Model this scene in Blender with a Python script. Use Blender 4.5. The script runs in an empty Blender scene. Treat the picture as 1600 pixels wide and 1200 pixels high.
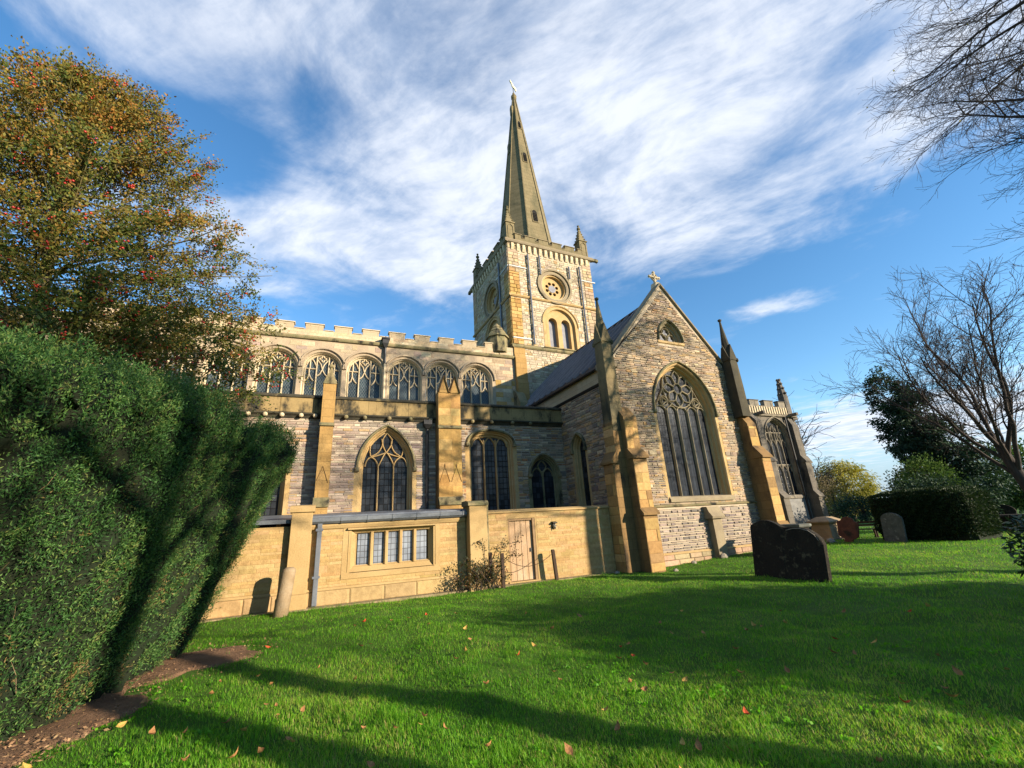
import bpy, math, random
import numpy as np
from mathutils import Vector, Matrix
from mathutils.geometry import tessellate_polygon

R = math.radians
rng = np.random.default_rng(7)
random.seed(7)
scene = bpy.context.scene
COL = scene.collection

# ------------------------------------------------------------------ camera
cam_d = bpy.data.cameras.new("camera")
cam = bpy.data.objects.new("camera", cam_d)
COL.objects.link(cam)
scene.camera = cam
cam_d.sensor_width = 36.0
cam_d.sensor_fit = 'HORIZONTAL'
cam_d.lens = 36.0 * 670.0 / 1600.0
cam_d.clip_start = 0.05
cam_d.clip_end = 3000.0
_yaw, _pit, _rol = 0.4071, 0.32046, -0.06257
_f = Vector((math.sin(_yaw) * math.cos(_pit), math.cos(_yaw) * math.cos(_pit), math.sin(_pit)))
_r = Vector((math.cos(_yaw), -math.sin(_yaw), 0.0))
_u = _r.cross(_f)
_r2 = math.cos(_rol) * _r + math.sin(_rol) * _u
_u2 = -math.sin(_rol) * _r + math.cos(_rol) * _u
CAM = Vector((0.0, 0.0, 1.75))
cam.matrix_world = Matrix(((_r2.x, _u2.x, -_f.x, CAM.x), (_r2.y, _u2.y, -_f.y, CAM.y),
                           (_r2.z, _u2.z, -_f.z, CAM.z), (0, 0, 0, 1)))

# ------------------------------------------------------------------ sun, sky, exposure
SUN_AZ, SUN_EL = R(38.7), R(15.0)          # azimuth east of south (-Y), elevation
SUN = Vector((math.sin(SUN_AZ) * math.cos(SUN_EL), -math.cos(SUN_AZ) * math.cos(SUN_EL), math.sin(SUN_EL)))
sl = bpy.data.lights.new("sun", 'SUN')
sl.energy = 5.0
sl.angle = R(0.53)
sl.color = (1.0, 0.86, 0.66)
so = bpy.data.objects.new("sun", sl)
COL.objects.link(so)
so.location = SUN * 60
so.rotation_euler = SUN.to_track_quat('Z', 'Y').to_euler()
vs = scene.view_settings
vs.view_transform = 'Standard'
vs.look = 'None'
vs.exposure = 1.22
vs.gamma = 1.0
vs.use_curve_mapping = False
SKY_STRENGTH = 0.085


class NT:
    """small helper for node trees"""
    def __init__(s, tree):
        s.t = tree
        s.n = tree.nodes
        s.l = tree.links

    def new(s, typ, **kw):
        n = s.n.new(typ)
        for k, v in kw.items():
            setattr(n, k, v)
        return n

    def put(s, sock, v):
        if hasattr(v, 'is_output'):
            s.l.new(v, sock)
        elif v is not None:
            if hasattr(sock.default_value, '__len__') and not hasattr(v, '__len__'):
                v = (v,) * len(sock.default_value)
            if hasattr(v, '__len__') and len(sock.default_value) == 4 and len(v) == 3:
                v = (*v, 1.0)
            sock.default_value = v

    def math(s, op, a, b=0.0, c=None, clamp=False):
        n = s.new('ShaderNodeMath', operation=op, use_clamp=clamp)
        s.put(n.inputs[0], a)
        s.put(n.inputs[1], b)
        if c is not None:
            s.put(n.inputs[2], c)
        return n.outputs[0]

    def vmath(s, op, a, b=(0, 0, 0), out=0, scale=None):
        n = s.new('ShaderNodeVectorMath', operation=op)
        s.put(n.inputs[0], a)
        s.put(n.inputs[1], b)
        if scale is not None:
            s.put(n.inputs['Scale'], scale)
        return n.outputs[out]

    def mix(s, fac, a, b, typ='MIX'):
        n = s.new('ShaderNodeMix', data_type='RGBA', blend_type=typ)
        s.put(n.inputs[0], fac)
        s.put(n.inputs[6], a)
        s.put(n.inputs[7], b)
        return n.outputs[2]

    def noise(s, vec, scale, detail=3.0, rough=0.55, dist=0.0):
        n = s.new('ShaderNodeTexNoise')
        if vec is not None:
            s.put(n.inputs['Vector'], vec)
        n.inputs['Scale'].default_value = scale
        n.inputs['Detail'].default_value = detail
        n.inputs['Roughness'].default_value = rough
        n.inputs['Distortion'].default_value = dist
        return n.outputs[0]

    def ramp(s, fac, lo, hi, a=0.0, b=1.0):
        n = s.new('ShaderNodeMapRange')
        n.interpolation_type = 'SMOOTHSTEP'
        s.put(n.inputs[0], fac)
        for i, v in enumerate((lo, hi, a, b)):
            n.inputs[1 + i].default_value = v
        return n.outputs[0]

    def scale(s, vec, sc):
        return s.vmath('MULTIPLY', vec, sc)

    def pos(s):
        return s.new('ShaderNodeNewGeometry').outputs['Position']

    def sep(s, v):
        n = s.new('ShaderNodeSeparateXYZ')
        s.put(n.inputs[0], v)
        return n.outputs

    def comb(s, x=0.0, y=0.0, z=0.0):
        n = s.new('ShaderNodeCombineXYZ')
        for i, v in enumerate((x, y, z)):
            s.put(n.inputs[i], v)
        return n.outputs[0]


world = bpy.data.worlds.new("World")
scene.world = world
world.use_nodes = True
W = NT(world.node_tree)
W.n.clear()
w_out = W.new('ShaderNodeOutputWorld')
w_bg = W.new('ShaderNodeBackground')
W.l.new(w_bg.outputs[0], w_out.inputs[0])
w_bg.inputs[1].default_value = SKY_STRENGTH
sky = W.new('ShaderNodeTexSky')
sky.sky_type = 'NISHITA'
sky.sun_disc = False
sky.sun_elevation = SUN_EL
sky.sun_rotation = math.atan2(SUN.x, SUN.y)
sky.altitude = 50
sky.air_density = 1.0
sky.dust_density = 0.1
sky.ozone_density = 2.2
w_dir = W.new('ShaderNodeTexCoord').outputs['Generated']
dx, dy, dz = W.sep(w_dir)
zc = W.math('MAXIMUM', dz, 0.06)
pl = W.comb(W.math('DIVIDE', dx, zc), W.math('DIVIDE', dy, zc), 0.0)
# wisps run roughly along (0.59,-0.80) on the cloud plane
px_, py_, _ = W.sep(pl)
su = W.math('ADD', W.math('MULTIPLY', px_, 0.80), W.math('MULTIPLY', py_, 0.59))
sv = W.math('SUBTRACT', W.math('MULTIPLY', px_, 0.59), W.math('MULTIPLY', py_, 0.80))
warp = W.noise(W.scale(pl, (1.3, 1.3, 1)), 1.0, 2.0)
st = W.comb(W.math('ADD', W.math('MULTIPLY', su, 1.9), W.math('MULTIPLY', warp, 0.7)), W.math('ADD', W.math('MULTIPLY', sv, 1.15), W.math('MULTIPLY', warp, 0.5)), 3.7)
n_big = W.noise(W.vmath('ADD', pl, (0.35, 0.2, 0.0)), 1.9, 9.0, 0.60, 0.35)
n_str = W.noise(st, 1.9, 9.0, 0.60, 0.12)
n_fin = W.noise(W.scale(st, (1.6, 1.1, 1)), 4.2, 7.0, 0.62, 0.1)
cov = W.ramp(dz, 0.40, 0.60, -0.55, 0.46)
# the cloud sheet lies to the north; unseen toward the sun, thinned to blue for less fill light
cov = W.math('ADD', cov, W.ramp(dy, -0.35, 0.15, -0.9, 0.0))


def blob(cov, c, s, amp):
    v = W.vmath('SUBTRACT', w_dir, c)
    v = W.vmath('DIVIDE', v, s)
    q = W.vmath('DOT_PRODUCT', v, v, out=1)
    e = W.math('POWER', 2.718, W.math('MULTIPLY', q, -1.0))
    return W.math('ADD', cov, W.math('MULTIPLY', e, amp))


cov = blob(cov, (-0.22, 0.73, 0.645), (0.13, 0.10, 0.09), -1.1)
cov = blob(cov, (-0.50, 0.60, 0.64), (0.17, 0.15, 0.14), -1.0)
cov = blob(cov, (-0.07, 0.66, 0.75), (0.05, 0.06, 0.07), -0.35)
cov = blob(cov, (0.02, 0.80, 0.58), (0.24, 0.2, 0.06), 0.55)
cov = blob(cov, (-0.1, 0.88, 0.46), (0.2, 0.2, 0.06), 0.25)
cov = blob(cov, (0.35, 0.47, 0.80), (0.45, 0.3, 0.25), 0.25)
cov = blob(cov, (0.78, 0.50, 0.385), (0.13, 0.12, 0.030), 0.62)
cov = blob(cov, (0.88, 0.45, 0.135), (0.14, 0.25, 0.050), 1.5)
cov = blob(cov, (0.96, 0.2, 0.10), (0.12, 0.25, 0.06), 0.75)
amount = W.math('ADD', cov, W.math('ADD', W.math('MULTIPLY', W.math('SUBTRACT', n_big, 0.5), 2.7),
                                   W.math('ADD', W.math('MULTIPLY', W.math('SUBTRACT', n_str, 0.5), 0.95),
                                          W.math('MULTIPLY', W.math('SUBTRACT', n_fin, 0.5), 0.30))))
mask = W.ramp(amount, -0.35, 0.95, 0.0, 0.92)
tone = W.ramp(W.math('ADD', n_fin, W.math('MULTIPLY', n_big, 0.8)), 0.65, 1.1)
cloud = W.mix(tone, (3.3, 3.85, 4.85), (5.2, 5.45, 5.95))
# the camera's rendition of the deep blue: a little more saturated than the raw sky
skyc = W.new('ShaderNodeHueSaturation')
skyc.inputs['Saturation'].default_value = 1.22
skyc.inputs['Value'].default_value = 1.42
W.l.new(sky.outputs[0], skyc.inputs['Color'])
# pale bluish haze low down all round the horizon
low = W.ramp(dz, 0.0, 0.22, 0.85, 0.0)
base_sky = W.mix(low, skyc.outputs[0], (2.0, 2.9, 4.2))
W.l.new(W.mix(mask, base_sky, cloud), w_bg.inputs[0])


# ------------------------------------------------------------------ materials
def new_mat(name):
    m = bpy.data.materials.new(name)
    m.use_nodes = True
    t = NT(m.node_tree)
    t.n.clear()
    out = t.new('ShaderNodeOutputMaterial')
    b = t.new('ShaderNodeBsdfPrincipled')
    t.l.new(b.outputs[0], out.inputs[0])
    return m, t, b, out


def bump(t, b, h, strength=0.5, dist=0.02):
    n = t.new('ShaderNodeBump')
    n.inputs['Strength'].default_value = strength
    n.inputs['Distance'].default_value = dist
    t.put(n.inputs['Height'], h)
    t.l.new(n.outputs[0], b.inputs['Normal'])


def plain(name, c1, c2, sc=3.0, rough=0.85, bmp=0.4, fine=25.0, stretch=(1, 1, 1), stain=None, spec=0.25, bdist=0.02):
    """mottled surface of two colours with optional dark weather stains"""
    m, t, b, _ = new_mat(name)
    c1, c2 = tuple(K * k for k in c1), tuple(K * k for k in c2)
    if stain:
        stain = (tuple(K * k for k in stain[0]), *stain[1:])
    p = t.pos()
    n1 = t.noise(t.scale(p, stretch), sc, 5, 0.6)
    c = t.mix(t.ramp(n1, 0.33, 0.67), c1, c2)
    n2 = t.noise(p, fine, 4, 0.65)
    c = t.mix(t.ramp(n2, 0.3, 0.7, 0.0, 0.35), c, t.mix(1.0, c, (0.55, 0.55, 0.55), 'MULTIPLY'))
    if stain:
        col, sc2, lo, hi, st = stain
        n3 = t.noise(t.scale(p, st), sc2, 5, 0.62)
        c = t.mix(t.ramp(n3, lo, hi), c, col)
    t.put(b.inputs['Base Color'], c)
    b.inputs['Roughness'].default_value = rough
    b.inputs['Specular IOR Level'].default_value = spec
    bump(t, b, t.math('ADD', n2, t.math('MULTIPLY', n1, 0.4)), bmp, bdist)
    return m


def ashlar(name, c1, c2, c3, bw=0.62, bh=0.30, joint=None, stain=None, jw=0.012, bmp=0.55, vec=None):
    """dressed stone blocks with thin joints"""
    m, t, b, _ = new_mat(name)
    c1, c2, c3 = (tuple(K * k for k in c) for c in (c1, c2, c3))
    if stain:
        stain = (tuple(K * k for k in stain[0]), *stain[1:])
    p = t.pos()
    x, y, z = t.sep(p)
    v = t.comb(t.math('ADD', x, y), z, 0.0)
    br = t.new('ShaderNodeTexBrick')
    t.put(br.inputs['Vector'], v)
    br.offset = 0.5
    br.inputs['Color1'].default_value = (*c1, 1)
    br.inputs['Color2'].default_value = (*c2, 1)
    jc = joint or tuple(k * 0.72 for k in c1)
    br.inputs['Mortar'].default_value = (*jc, 1)
    br.inputs['Scale'].default_value = 1.0
    br.inputs['Mortar Size'].default_value = jw
    br.inputs['Mortar Smooth'].default_value = 0.3
    br.inputs['Brick Width'].default_value = bw
    br.inputs['Row Height'].default_value = bh
    n1 = t.noise(p, 1.4, 5, 0.6)
    c = t.mix(t.ramp(n1, 0.45, 0.72, 0, 0.8), br.outputs[0], c3)
    n2 = t.noise(p, 22.0, 5, 0.65)
    c = t.mix(t.ramp(n2, 0.35, 0.75, 0, 0.4), c, t.mix(1.0, c, (0.55, 0.52, 0.48), 'MULTIPLY'))
    if stain:
        col, sc2, lo, hi, st = stain
        n3 = t.noise(t.scale(p, st), sc2, 6, 0.65)
        c = t.mix(t.ramp(n3, lo, hi), c, col)
    t.put(b.inputs['Base Color'], c)
    b.inputs['Roughness'].default_value = 0.88
    b.inputs['Specular IOR Level'].default_value = 0.2
    h = t.math('SUBTRACT', t.math('ADD', t.math('MULTIPLY', n2, 0.5), t.math('MULTIPLY', n1, 0.4)), t.math('MULTIPLY', br.outputs[1], 0.7))
    bump(t, b, h, bmp, 0.02)
    return m


def stone_mat(name, single):
    """face of a laid stone; its own colour comes from the stone"""
    m, t, b, _ = new_mat(name)
    if single:
        c = t.new('ShaderNodeObjectInfo').outputs['Color']
    else:
        a = t.new('ShaderNodeAttribute', attribute_type='GEOMETRY', attribute_name='Col')
        c = a.outputs['Color']
    p = t.pos()
    n1 = t.noise(p, 9.0, 5, 0.65)
    n2 = t.noise(p, 40.0, 4, 0.6)
    c = t.mix(t.ramp(n1, 0.35, 0.7, 0, 0.55), c, t.mix(1.0, c, (0.6, 0.57, 0.55), 'MULTIPLY'))
    c = t.mix(t.ramp(n2, 0.5, 0.8, 0, 0.4), c, t.mix(1.0, c, (1.35, 1.3, 1.2), 'MULTIPLY'))
    n3 = t.noise(t.scale(p, (1, 1, 0.5)), 0.9, 5, 0.6)
    c = t.mix(t.ramp(n3, 0.55, 0.74, 0, 0.45), c, t.mix(1.0, c, (0.5, 0.47, 0.42), 'MULTIPLY'))
    t.put(b.inputs['Base Color'], c)
    b.inputs['Roughness'].default_value = 0.9
    b.inputs['Specular IOR Level'].default_value = 0.2
    bump(t, b, t.math('ADD', n1, t.math('MULTIPLY', n2, 0.6)), 0.7, 0.02)
    return m


def leaded(name, glass, lead, pw, ph, lw, diamond=False, rough=0.12, var=0.6, spec=0.22):
    """leaded lights: panes set in lead cames"""
    m, t, b, _ = new_mat(name)
    x, y, z = t.sep(t.pos())
    u = t.math('ADD', x, y)
    if diamond:
        v = t.comb(t.math('ADD', u, t.math('MULTIPLY', z, 0.62)), t.math('SUBTRACT', u, t.math('MULTIPLY', z, 0.62)), 0.0)
    else:
        v = t.comb(u, z, 0.0)
    br = t.new('ShaderNodeTexBrick')
    br.offset = 0.0
    t.put(br.inputs['Vector'], v)
    br.inputs['Color1'].default_value = (*glass, 1)
    br.inputs['Color2'].default_value = (*[k * var for k in glass], 1)
    br.inputs['Mortar'].default_value = (*lead, 1)
    br.inputs['Scale'].default_value = 1.0
    br.inputs['Mortar Size'].default_value = lw
    br.inputs['Mortar Smooth'].default_value = 0.1
    br.inputs['Brick Width'].default_value = pw
    br.inputs['Row Height'].default_value = ph
    n = t.noise(t.comb(u, z, 0.0), 1.6, 3, 0.5)
    c = t.mix(t.ramp(n, 0.3, 0.7, 0, 0.7), br.outputs[0], t.mix(1.0, br.outputs[0], (0.45, 0.45, 0.5), 'MULTIPLY'))
    t.put(b.inputs['Base Color'], c)
    t.put(b.inputs['Roughness'], t.math('ADD', t.math('MULTIPLY', br.outputs[1], 0.5), rough))
    b.inputs['Specular IOR Level'].default_value = spec
    wob = t.noise(t.comb(u, z, 0.0), 6.0, 2, 0.5)
    bump(t, b, t.math('ADD', wob, t.math('MULTIPLY', br.outputs[1], 0.6)), 0.35, 0.012)
    return m


def leafy(name, cols, transl=0.35, rough=0.55, spec=0.3, patch=0.8):
    """foliage: every leaf its own tint, some light passing through"""
    m = bpy.data.materials.new(name)
    m.use_nodes = True
    t = NT(m.node_tree)
    t.n.clear()
    out = t.new('ShaderNodeOutputMaterial')
    a = t.new('ShaderNodeAttribute', attribute_type='GEOMETRY', attribute_name='Col')
    rnd = t.sep(a.outputs['Color'])[0]
    cr = t.new('ShaderNodeValToRGB')
    e = cr.color_ramp.elements
    while len(e) < len(cols):
        e.new(0.5)
    for i, c in enumerate(cols):
        e[i].position = i / (len(cols) - 1)
        e[i].color = (*c, 1)
    t.put(cr.inputs[0], rnd)
    n = t.noise(t.pos(), patch, 3, 0.55)
    c = t.mix(t.ramp(n, 0.35, 0.7, 0, 0.6), cr.outputs[0], t.mix(1.0, cr.outputs[0], (0.6, 0.72, 0.6), 'MULTIPLY'))
    b = t.new('ShaderNodeBsdfPrincipled')
    t.put(b.inputs['Base Color'], c)
    b.inputs['Roughness'].default_value = rough
    b.inputs['Specular IOR Level'].default_value = spec
    tr = t.new('ShaderNodeBsdfTranslucent')
    t.put(tr.inputs[0], t.mix(1.0, c, (1.15, 1.2, 0.7), 'MULTIPLY'))
    mx = t.new('ShaderNodeMixShader')
    mx.inputs[0].default_value = transl
    t.l.new(b.outputs[0], mx.inputs[1])
    t.l.new(tr.outputs[0], mx.inputs[2])
    t.l.new(mx.outputs[0], out.inputs[0])
    return m


M = {}
K = 0.74          # overall stone reflectance, matched to the exposure
GOLD = (0.54, 0.36, 0.155)
GOLD2 = (0.62, 0.45, 0.22)
DARKST = (0.030, 0.030, 0.024)
M['gold'] = ashlar('golden_ashlar', (0.48, 0.30, 0.11), (0.43, 0.26, 0.09), (0.36, 0.21, 0.075), 0.7, 0.34, stain=((0.10, 0.075, 0.045), 1.1, 0.54, 0.74, (1, 1, 0.35)))
M['gold_new'] = plain('golden_smooth_stone', (0.53, 0.365, 0.165), (0.46, 0.305, 0.13), 1.2, 0.85, 0.3, 30, stain=((0.36, 0.24, 0.10), 1.6, 0.55, 0.75, (1, 1, 0.5)))
M['quoin'] = plain('golden_dressing', (0.52, 0.34, 0.14), (0.58, 0.41, 0.20), 2.0, 0.88, 0.4, 25, stain=((0.25, 0.17, 0.08), 1.5, 0.62, 0.8, (1, 1, 0.6)))
M['gold_stain'] = ashlar('stained_brown_ashlar', (0.30, 0.185, 0.075), (0.25, 0.15, 0.06), (0.17, 0.105, 0.05), 0.66, 0.36, stain=((0.045, 0.035, 0.025), 1.2, 0.50, 0.72, (1, 1, 0.4)), jw=0.016)  # stained stone, darkened further to carry shade on the buttress sides
M['cream'] = ashlar('cream_ashlar', (0.56, 0.45, 0.30), (0.50, 0.39, 0.25), (0.46, 0.35, 0.22), 0.75, 0.30, stain=((0.20, 0.17, 0.10), 0.9, 0.62, 0.8, (1, 1, 0.5)))
M['cream_plain'] = plain('cream_dressing', (0.76, 0.63, 0.425), (0.66, 0.53, 0.34), 2.2, 0.88, 0.35, 25, stain=((0.17, 0.14, 0.09), 1.8, 0.64, 0.82, (1, 1, 0.4)))
M['clere'] = plain('clerestory_stone', (0.52, 0.41, 0.275), (0.42, 0.32, 0.22), 1.6, 0.9, 0.6, 18, stain=((0.13, 0.11, 0.09), 1.4, 0.60, 0.78, (1, 1, 0.5)))
M['mossy'] = plain('lichen_coping', (0.33, 0.26, 0.14), (0.22, 0.20, 0.10), 2.5, 0.95, 0.7, 20, stain=(DARKST, 1.6, 0.50, 0.66, (1, 1, 0.5)))
M['black_coping'] = plain('blackened_coping', (0.085, 0.075, 0.05), (0.045, 0.042, 0.032), 2.5, 0.95, 0.7, 20, stain=((0.24, 0.19, 0.09), 2.2, 0.58, 0.74, (1, 1, 0.5)))
M['trac'] = plain('pale_tracery_stone', (0.40, 0.34, 0.22), (0.32, 0.26, 0.16), 2.5, 0.9, 0.4, 25)
M['pinn_dark'] = plain('blackened_pinnacle_stone', (0.085, 0.075, 0.05), (0.055, 0.05, 0.036), 1.5, 0.95, 0.6, 20, stain=((0.17, 0.13, 0.065), 1.3, 0.55, 0.72, (1, 1, 0.4)))
M['aisle_par'] = ashlar('stained_parapet_stone', (0.40, 0.29, 0.13), (0.34, 0.24, 0.11), (0.26, 0.19, 0.09), 1.05, 1.2, stain=(DARKST, 1.25, 0.44, 0.60, (1, 1, 0.55)))
M['mortar'] = plain('lime_mortar', (0.50, 0.43, 0.34), (0.42, 0.35, 0.28), 3.0, 0.95, 0.6, 40)
M['mortar_pale'] = plain('pale_lime_mortar', (0.58, 0.48, 0.345), (0.48, 0.39, 0.28), 3.0, 0.95, 0.6, 40)
M['mortar_gold'] = plain('golden_mortar', (0.49, 0.33, 0.145), (0.45, 0.30, 0.13), 3.0, 0.95, 0.5, 40)
M['stone1'] = stone_mat('laid_stone', False)
M['stone_single'] = stone_mat('laid_stone_single', True)
M['spire'] = ashlar('spire_stone', (0.28, 0.225, 0.125), (0.23, 0.185, 0.10), (0.18, 0.15, 0.08), 0.9, 0.36, stain=((0.12, 0.11, 0.06), 0.8, 0.52, 0.72, (1, 1, 0.4)), jw=0.02)
M['tower_dress'] = plain('tower_dressing', (0.36, 0.29, 0.18), (0.29, 0.23, 0.15), 2.0, 0.9, 0.5, 22, stain=((0.10, 0.09, 0.06), 1.5, 0.58, 0.75, (1, 1, 0.5)))
M['pinnacle'] = ashlar('dark_pinnacle_stone', (0.26, 0.20, 0.10), (0.22, 0.17, 0.09), (0.17, 0.15, 0.08), 0.8, 0.42, stain=((0.05, 0.05, 0.032), 1.1, 0.44, 0.64, (1, 1, 0.4)))
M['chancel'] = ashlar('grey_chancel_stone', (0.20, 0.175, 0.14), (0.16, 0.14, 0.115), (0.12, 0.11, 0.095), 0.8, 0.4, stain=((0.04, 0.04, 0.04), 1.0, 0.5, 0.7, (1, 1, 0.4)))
M['chancel_lit'] = plain('pale_chancel_stone', (0.34, 0.29, 0.21), (0.22, 0.19, 0.15), 1.8, 0.9, 0.5, 20, stain=((0.06, 0.06, 0.05), 1.5, 0.52, 0.7, (1, 1, 0.4)))  # paler chancel stone for dressings, parapet and tracery
M['panel_grey'] = plain('grey_render_panel', (0.30, 0.29, 0.27), (0.22, 0.215, 0.205), 2.5, 0.9, 0.3, 25)
M['roll'] = plain('worn_roof_roll', (0.33, 0.265, 0.255), (0.25, 0.20, 0.19), 1.2, 0.45, 0.2, 12, spec=0.5)  # paler than the sheet: sky reflection along the rolls put into the colour
M['sheet'] = plain('lead_sheet_roof', (0.075, 0.052, 0.048), (0.10, 0.070, 0.062), 1.2, 0.8, 0.2, 12, (1, 1, 0.3), spec=0.08)
M['lead'] = plain('grey_lead', (0.19, 0.21, 0.24), (0.13, 0.145, 0.17), 2.0, 0.5, 0.25, 14, spec=0.5)
M['pipe_grey'] = plain('grey_blue_pipe', (0.17, 0.185, 0.215), (0.14, 0.155, 0.185), 2.0, 0.5, 0.1, 20, spec=0.4)
M['iron'] = plain('black_cast_iron', (0.018, 0.018, 0.020), (0.03, 0.028, 0.028), 3.0, 0.5, 0.15, 20, spec=0.4)
M['white'] = plain('white_flashing', (0.70, 0.70, 0.68), (0.6, 0.6, 0.58), 3.0, 0.7, 0.1, 20)
M['dark'] = plain('dark_interior', (0.012, 0.011, 0.010), (0.018, 0.016, 0.014), 3.0, 0.9, 0.1, 20)
M['louvre'] = plain('grey_louvre', (0.33, 0.33, 0.36), (0.26, 0.26, 0.29), 3.0, 0.8, 0.2, 20)
M['gilt'] = plain('pale_gilt', (0.80, 0.74, 0.52), (0.7, 0.62, 0.4), 3.0, 0.35, 0.1, 20, spec=0.6)
M['glass_dark'] = leaded('dark_leaded_glass', (0.046, 0.052, 0.060), (0.004, 0.004, 0.005), 0.17, 0.24, 0.013, spec=0.12, var=0.3)
M['glass_gw'] = leaded('dim_leaded_glass', (0.030, 0.036, 0.046), (0.008, 0.008, 0.010), 0.16, 0.55, 0.010, rough=0.2, spec=0.07)
M['glass_cl'] = leaded('blue_lattice_glass', (0.040, 0.060, 0.072), (0.13, 0.15, 0.15), 0.125, 0.125, 0.008, True, 0.2, spec=0.2)
M['glass_an'] = leaded('pale_leaded_glass', (0.26, 0.29, 0.34), (0.05, 0.055, 0.065), 0.125, 0.165, 0.009, rough=0.1, var=0.75, spec=0.4)
M['door'] = plain('weathered_door_wood', (0.54, 0.36, 0.21), (0.45, 0.29, 0.165), 3.0, 0.8, 0.5, 30, (6, 6, 0.5), stain=((0.60, 0.46, 0.33), 1.3, 0.45, 0.65, (1, 1, 0.6)))
M['door_frame'] = plain('door_frame_wood', (0.36, 0.23, 0.12), (0.28, 0.18, 0.09), 3.0, 0.8, 0.4, 30)
M['post_dark'] = plain('dark_post_wood', (0.075, 0.045, 0.028), (0.05, 0.032, 0.022), 4.0, 0.85, 0.5, 30, (5, 5, 0.6))
M['oldwood'] = plain('tan_weathered_stone', (0.40, 0.30, 0.19), (0.33, 0.23, 0.13), 3.5, 0.9, 0.6, 30, stain=((0.2, 0.13, 0.07), 3.0, 0.55, 0.75, (1, 1, 0.5)))
M['grave'] = plain('dark_lichened_gravestone', (0.036, 0.027, 0.018), (0.020, 0.016, 0.012), 3.0, 0.95, 0.9, 20, stain=((0.13, 0.11, 0.065), 6.0, 0.54, 0.74, (1, 1, 1)), bdist=0.03)
M['grave_grey'] = plain('grey_gravestone', (0.15, 0.15, 0.13), (0.10, 0.105, 0.09), 5.0, 0.95, 0.6, 25, stain=((0.28, 0.29, 0.25), 7.0, 0.58, 0.7, (1, 1, 1)))
M['grave_red'] = plain('red_gravestone', (0.20, 0.075, 0.045), (0.12, 0.045, 0.03), 3.0, 0.9, 0.5, 25, stain=((0.04, 0.03, 0.02), 1.6, 0.5, 0.68, (1, 1, 1)))
M['tomb'] = plain('pale_tomb_stone', (0.48, 0.36, 0.22), (0.38, 0.27, 0.16), 2.0, 0.9, 0.4, 25)
M['rock'] = plain('loose_stone', (0.36, 0.31, 0.24), (0.24, 0.21, 0.17), 4.0, 0.95, 0.6, 25)
M['soil'] = plain('bare_brown_earth', (0.30, 0.17, 0.095), (0.20, 0.11, 0.06), 2.5, 0.97, 1.0, 30, bdist=0.05)
M['gravel'] = plain('worn_earth_strip', (0.40, 0.30, 0.18), (0.24, 0.20, 0.10), 4.0, 0.97, 0.8, 40, bdist=0.03)
M['turf'] = plain('turf', (0.065, 0.150, 0.010), (0.11, 0.22, 0.018), 0.5, 0.95, 1.0, 60, stain=((0.10, 0.17, 0.03), 0.25, 0.5, 0.75, (1, 1, 1)), bdist=0.05)
M['bark'] = plain('grey_brown_bark', (0.085, 0.066, 0.056), (0.05, 0.04, 0.036), 4.0, 0.95, 0.8, 25, (3, 3, 0.7))
M['bark_green'] = plain('mossy_bark', (0.10, 0.085, 0.045), (0.055, 0.045, 0.03), 3.0, 0.95, 0.8, 25, (3, 3, 0.7))
M['twig'] = plain('olive_twig', (0.20, 0.17, 0.055), (0.13, 0.10, 0.04), 3.0, 0.9, 0.3, 25)
M['litter_twig'] = plain('dry_tan_twig', (0.34, 0.24, 0.13), (0.26, 0.17, 0.09), 3.0, 0.9, 0.2, 25)
M['berry'] = plain('red_berry', (0.55, 0.035, 0.015), (0.42, 0.02, 0.01), 8.0, 0.4, 0.0, 25, spec=0.5)
M['holly'] = leafy('holly_leaf', [(0.026, 0.058, 0.014), (0.075, 0.105, 0.020), (0.19, 0.155, 0.030), (0.30, 0.135, 0.026)], 0.25, 0.6, 0.18, 0.5)
M['yew'] = leafy('yew_needle', [(0.016, 0.052, 0.015), (0.036, 0.100, 0.024), (0.075, 0.165, 0.037), (0.17, 0.23, 0.060), (0.22, 0.12, 0.05)], 0.28, 0.6, 0.25, 1.1)
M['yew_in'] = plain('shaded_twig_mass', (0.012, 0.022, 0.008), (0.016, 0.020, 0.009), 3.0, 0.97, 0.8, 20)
M['hedge'] = leafy('hedge_leaf', [(0.014, 0.028, 0.010), (0.024, 0.045, 0.014), (0.04, 0.06, 0.02)], 0.15, 0.6, 0.25)
M['ever'] = leafy('evergreen_leaf', [(0.014, 0.032, 0.024), (0.028, 0.055, 0.034), (0.055, 0.09, 0.042)], 0.15, 0.65, 0.12, 0.3)
M['midgreen'] = leafy('mid_green_leaf', [(0.035, 0.075, 0.02), (0.07, 0.12, 0.03), (0.11, 0.15, 0.04)], 0.3, 0.7, 0.08, 0.4)
M['laurel'] = leafy('laurel_leaf', [(0.016, 0.038, 0.014), (0.03, 0.06, 0.02), (0.05, 0.08, 0.025)], 0.12, 0.3, 0.5, 1.0)
M['willow'] = leafy('willow_leaf', [(0.22, 0.19, 0.03), (0.34, 0.28, 0.045), (0.42, 0.35, 0.07)], 0.3, 0.6, 0.2, 0.15)
M['brownleaf'] = leafy('brown_bush_leaf', [(0.10, 0.075, 0.035), (0.16, 0.115, 0.055), (0.20, 0.16, 0.085)], 0.2, 0.7, 0.2, 0.2)
M['shrubleaf'] = leafy('shrub_leaf', [(0.025, 0.035, 0.012), (0.05, 0.055, 0.018), (0.16, 0.07, 0.025)], 0.2, 0.5, 0.3, 2.0)
M['grass'] = leafy('grass_blade', [(0.045, 0.160, 0.008), (0.115, 0.325, 0.014), (0.205, 0.44, 0.024), (0.37, 0.46, 0.07), (0.42, 0.34, 0.13)], 0.5, 0.5, 0.25, 0.7)
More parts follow.
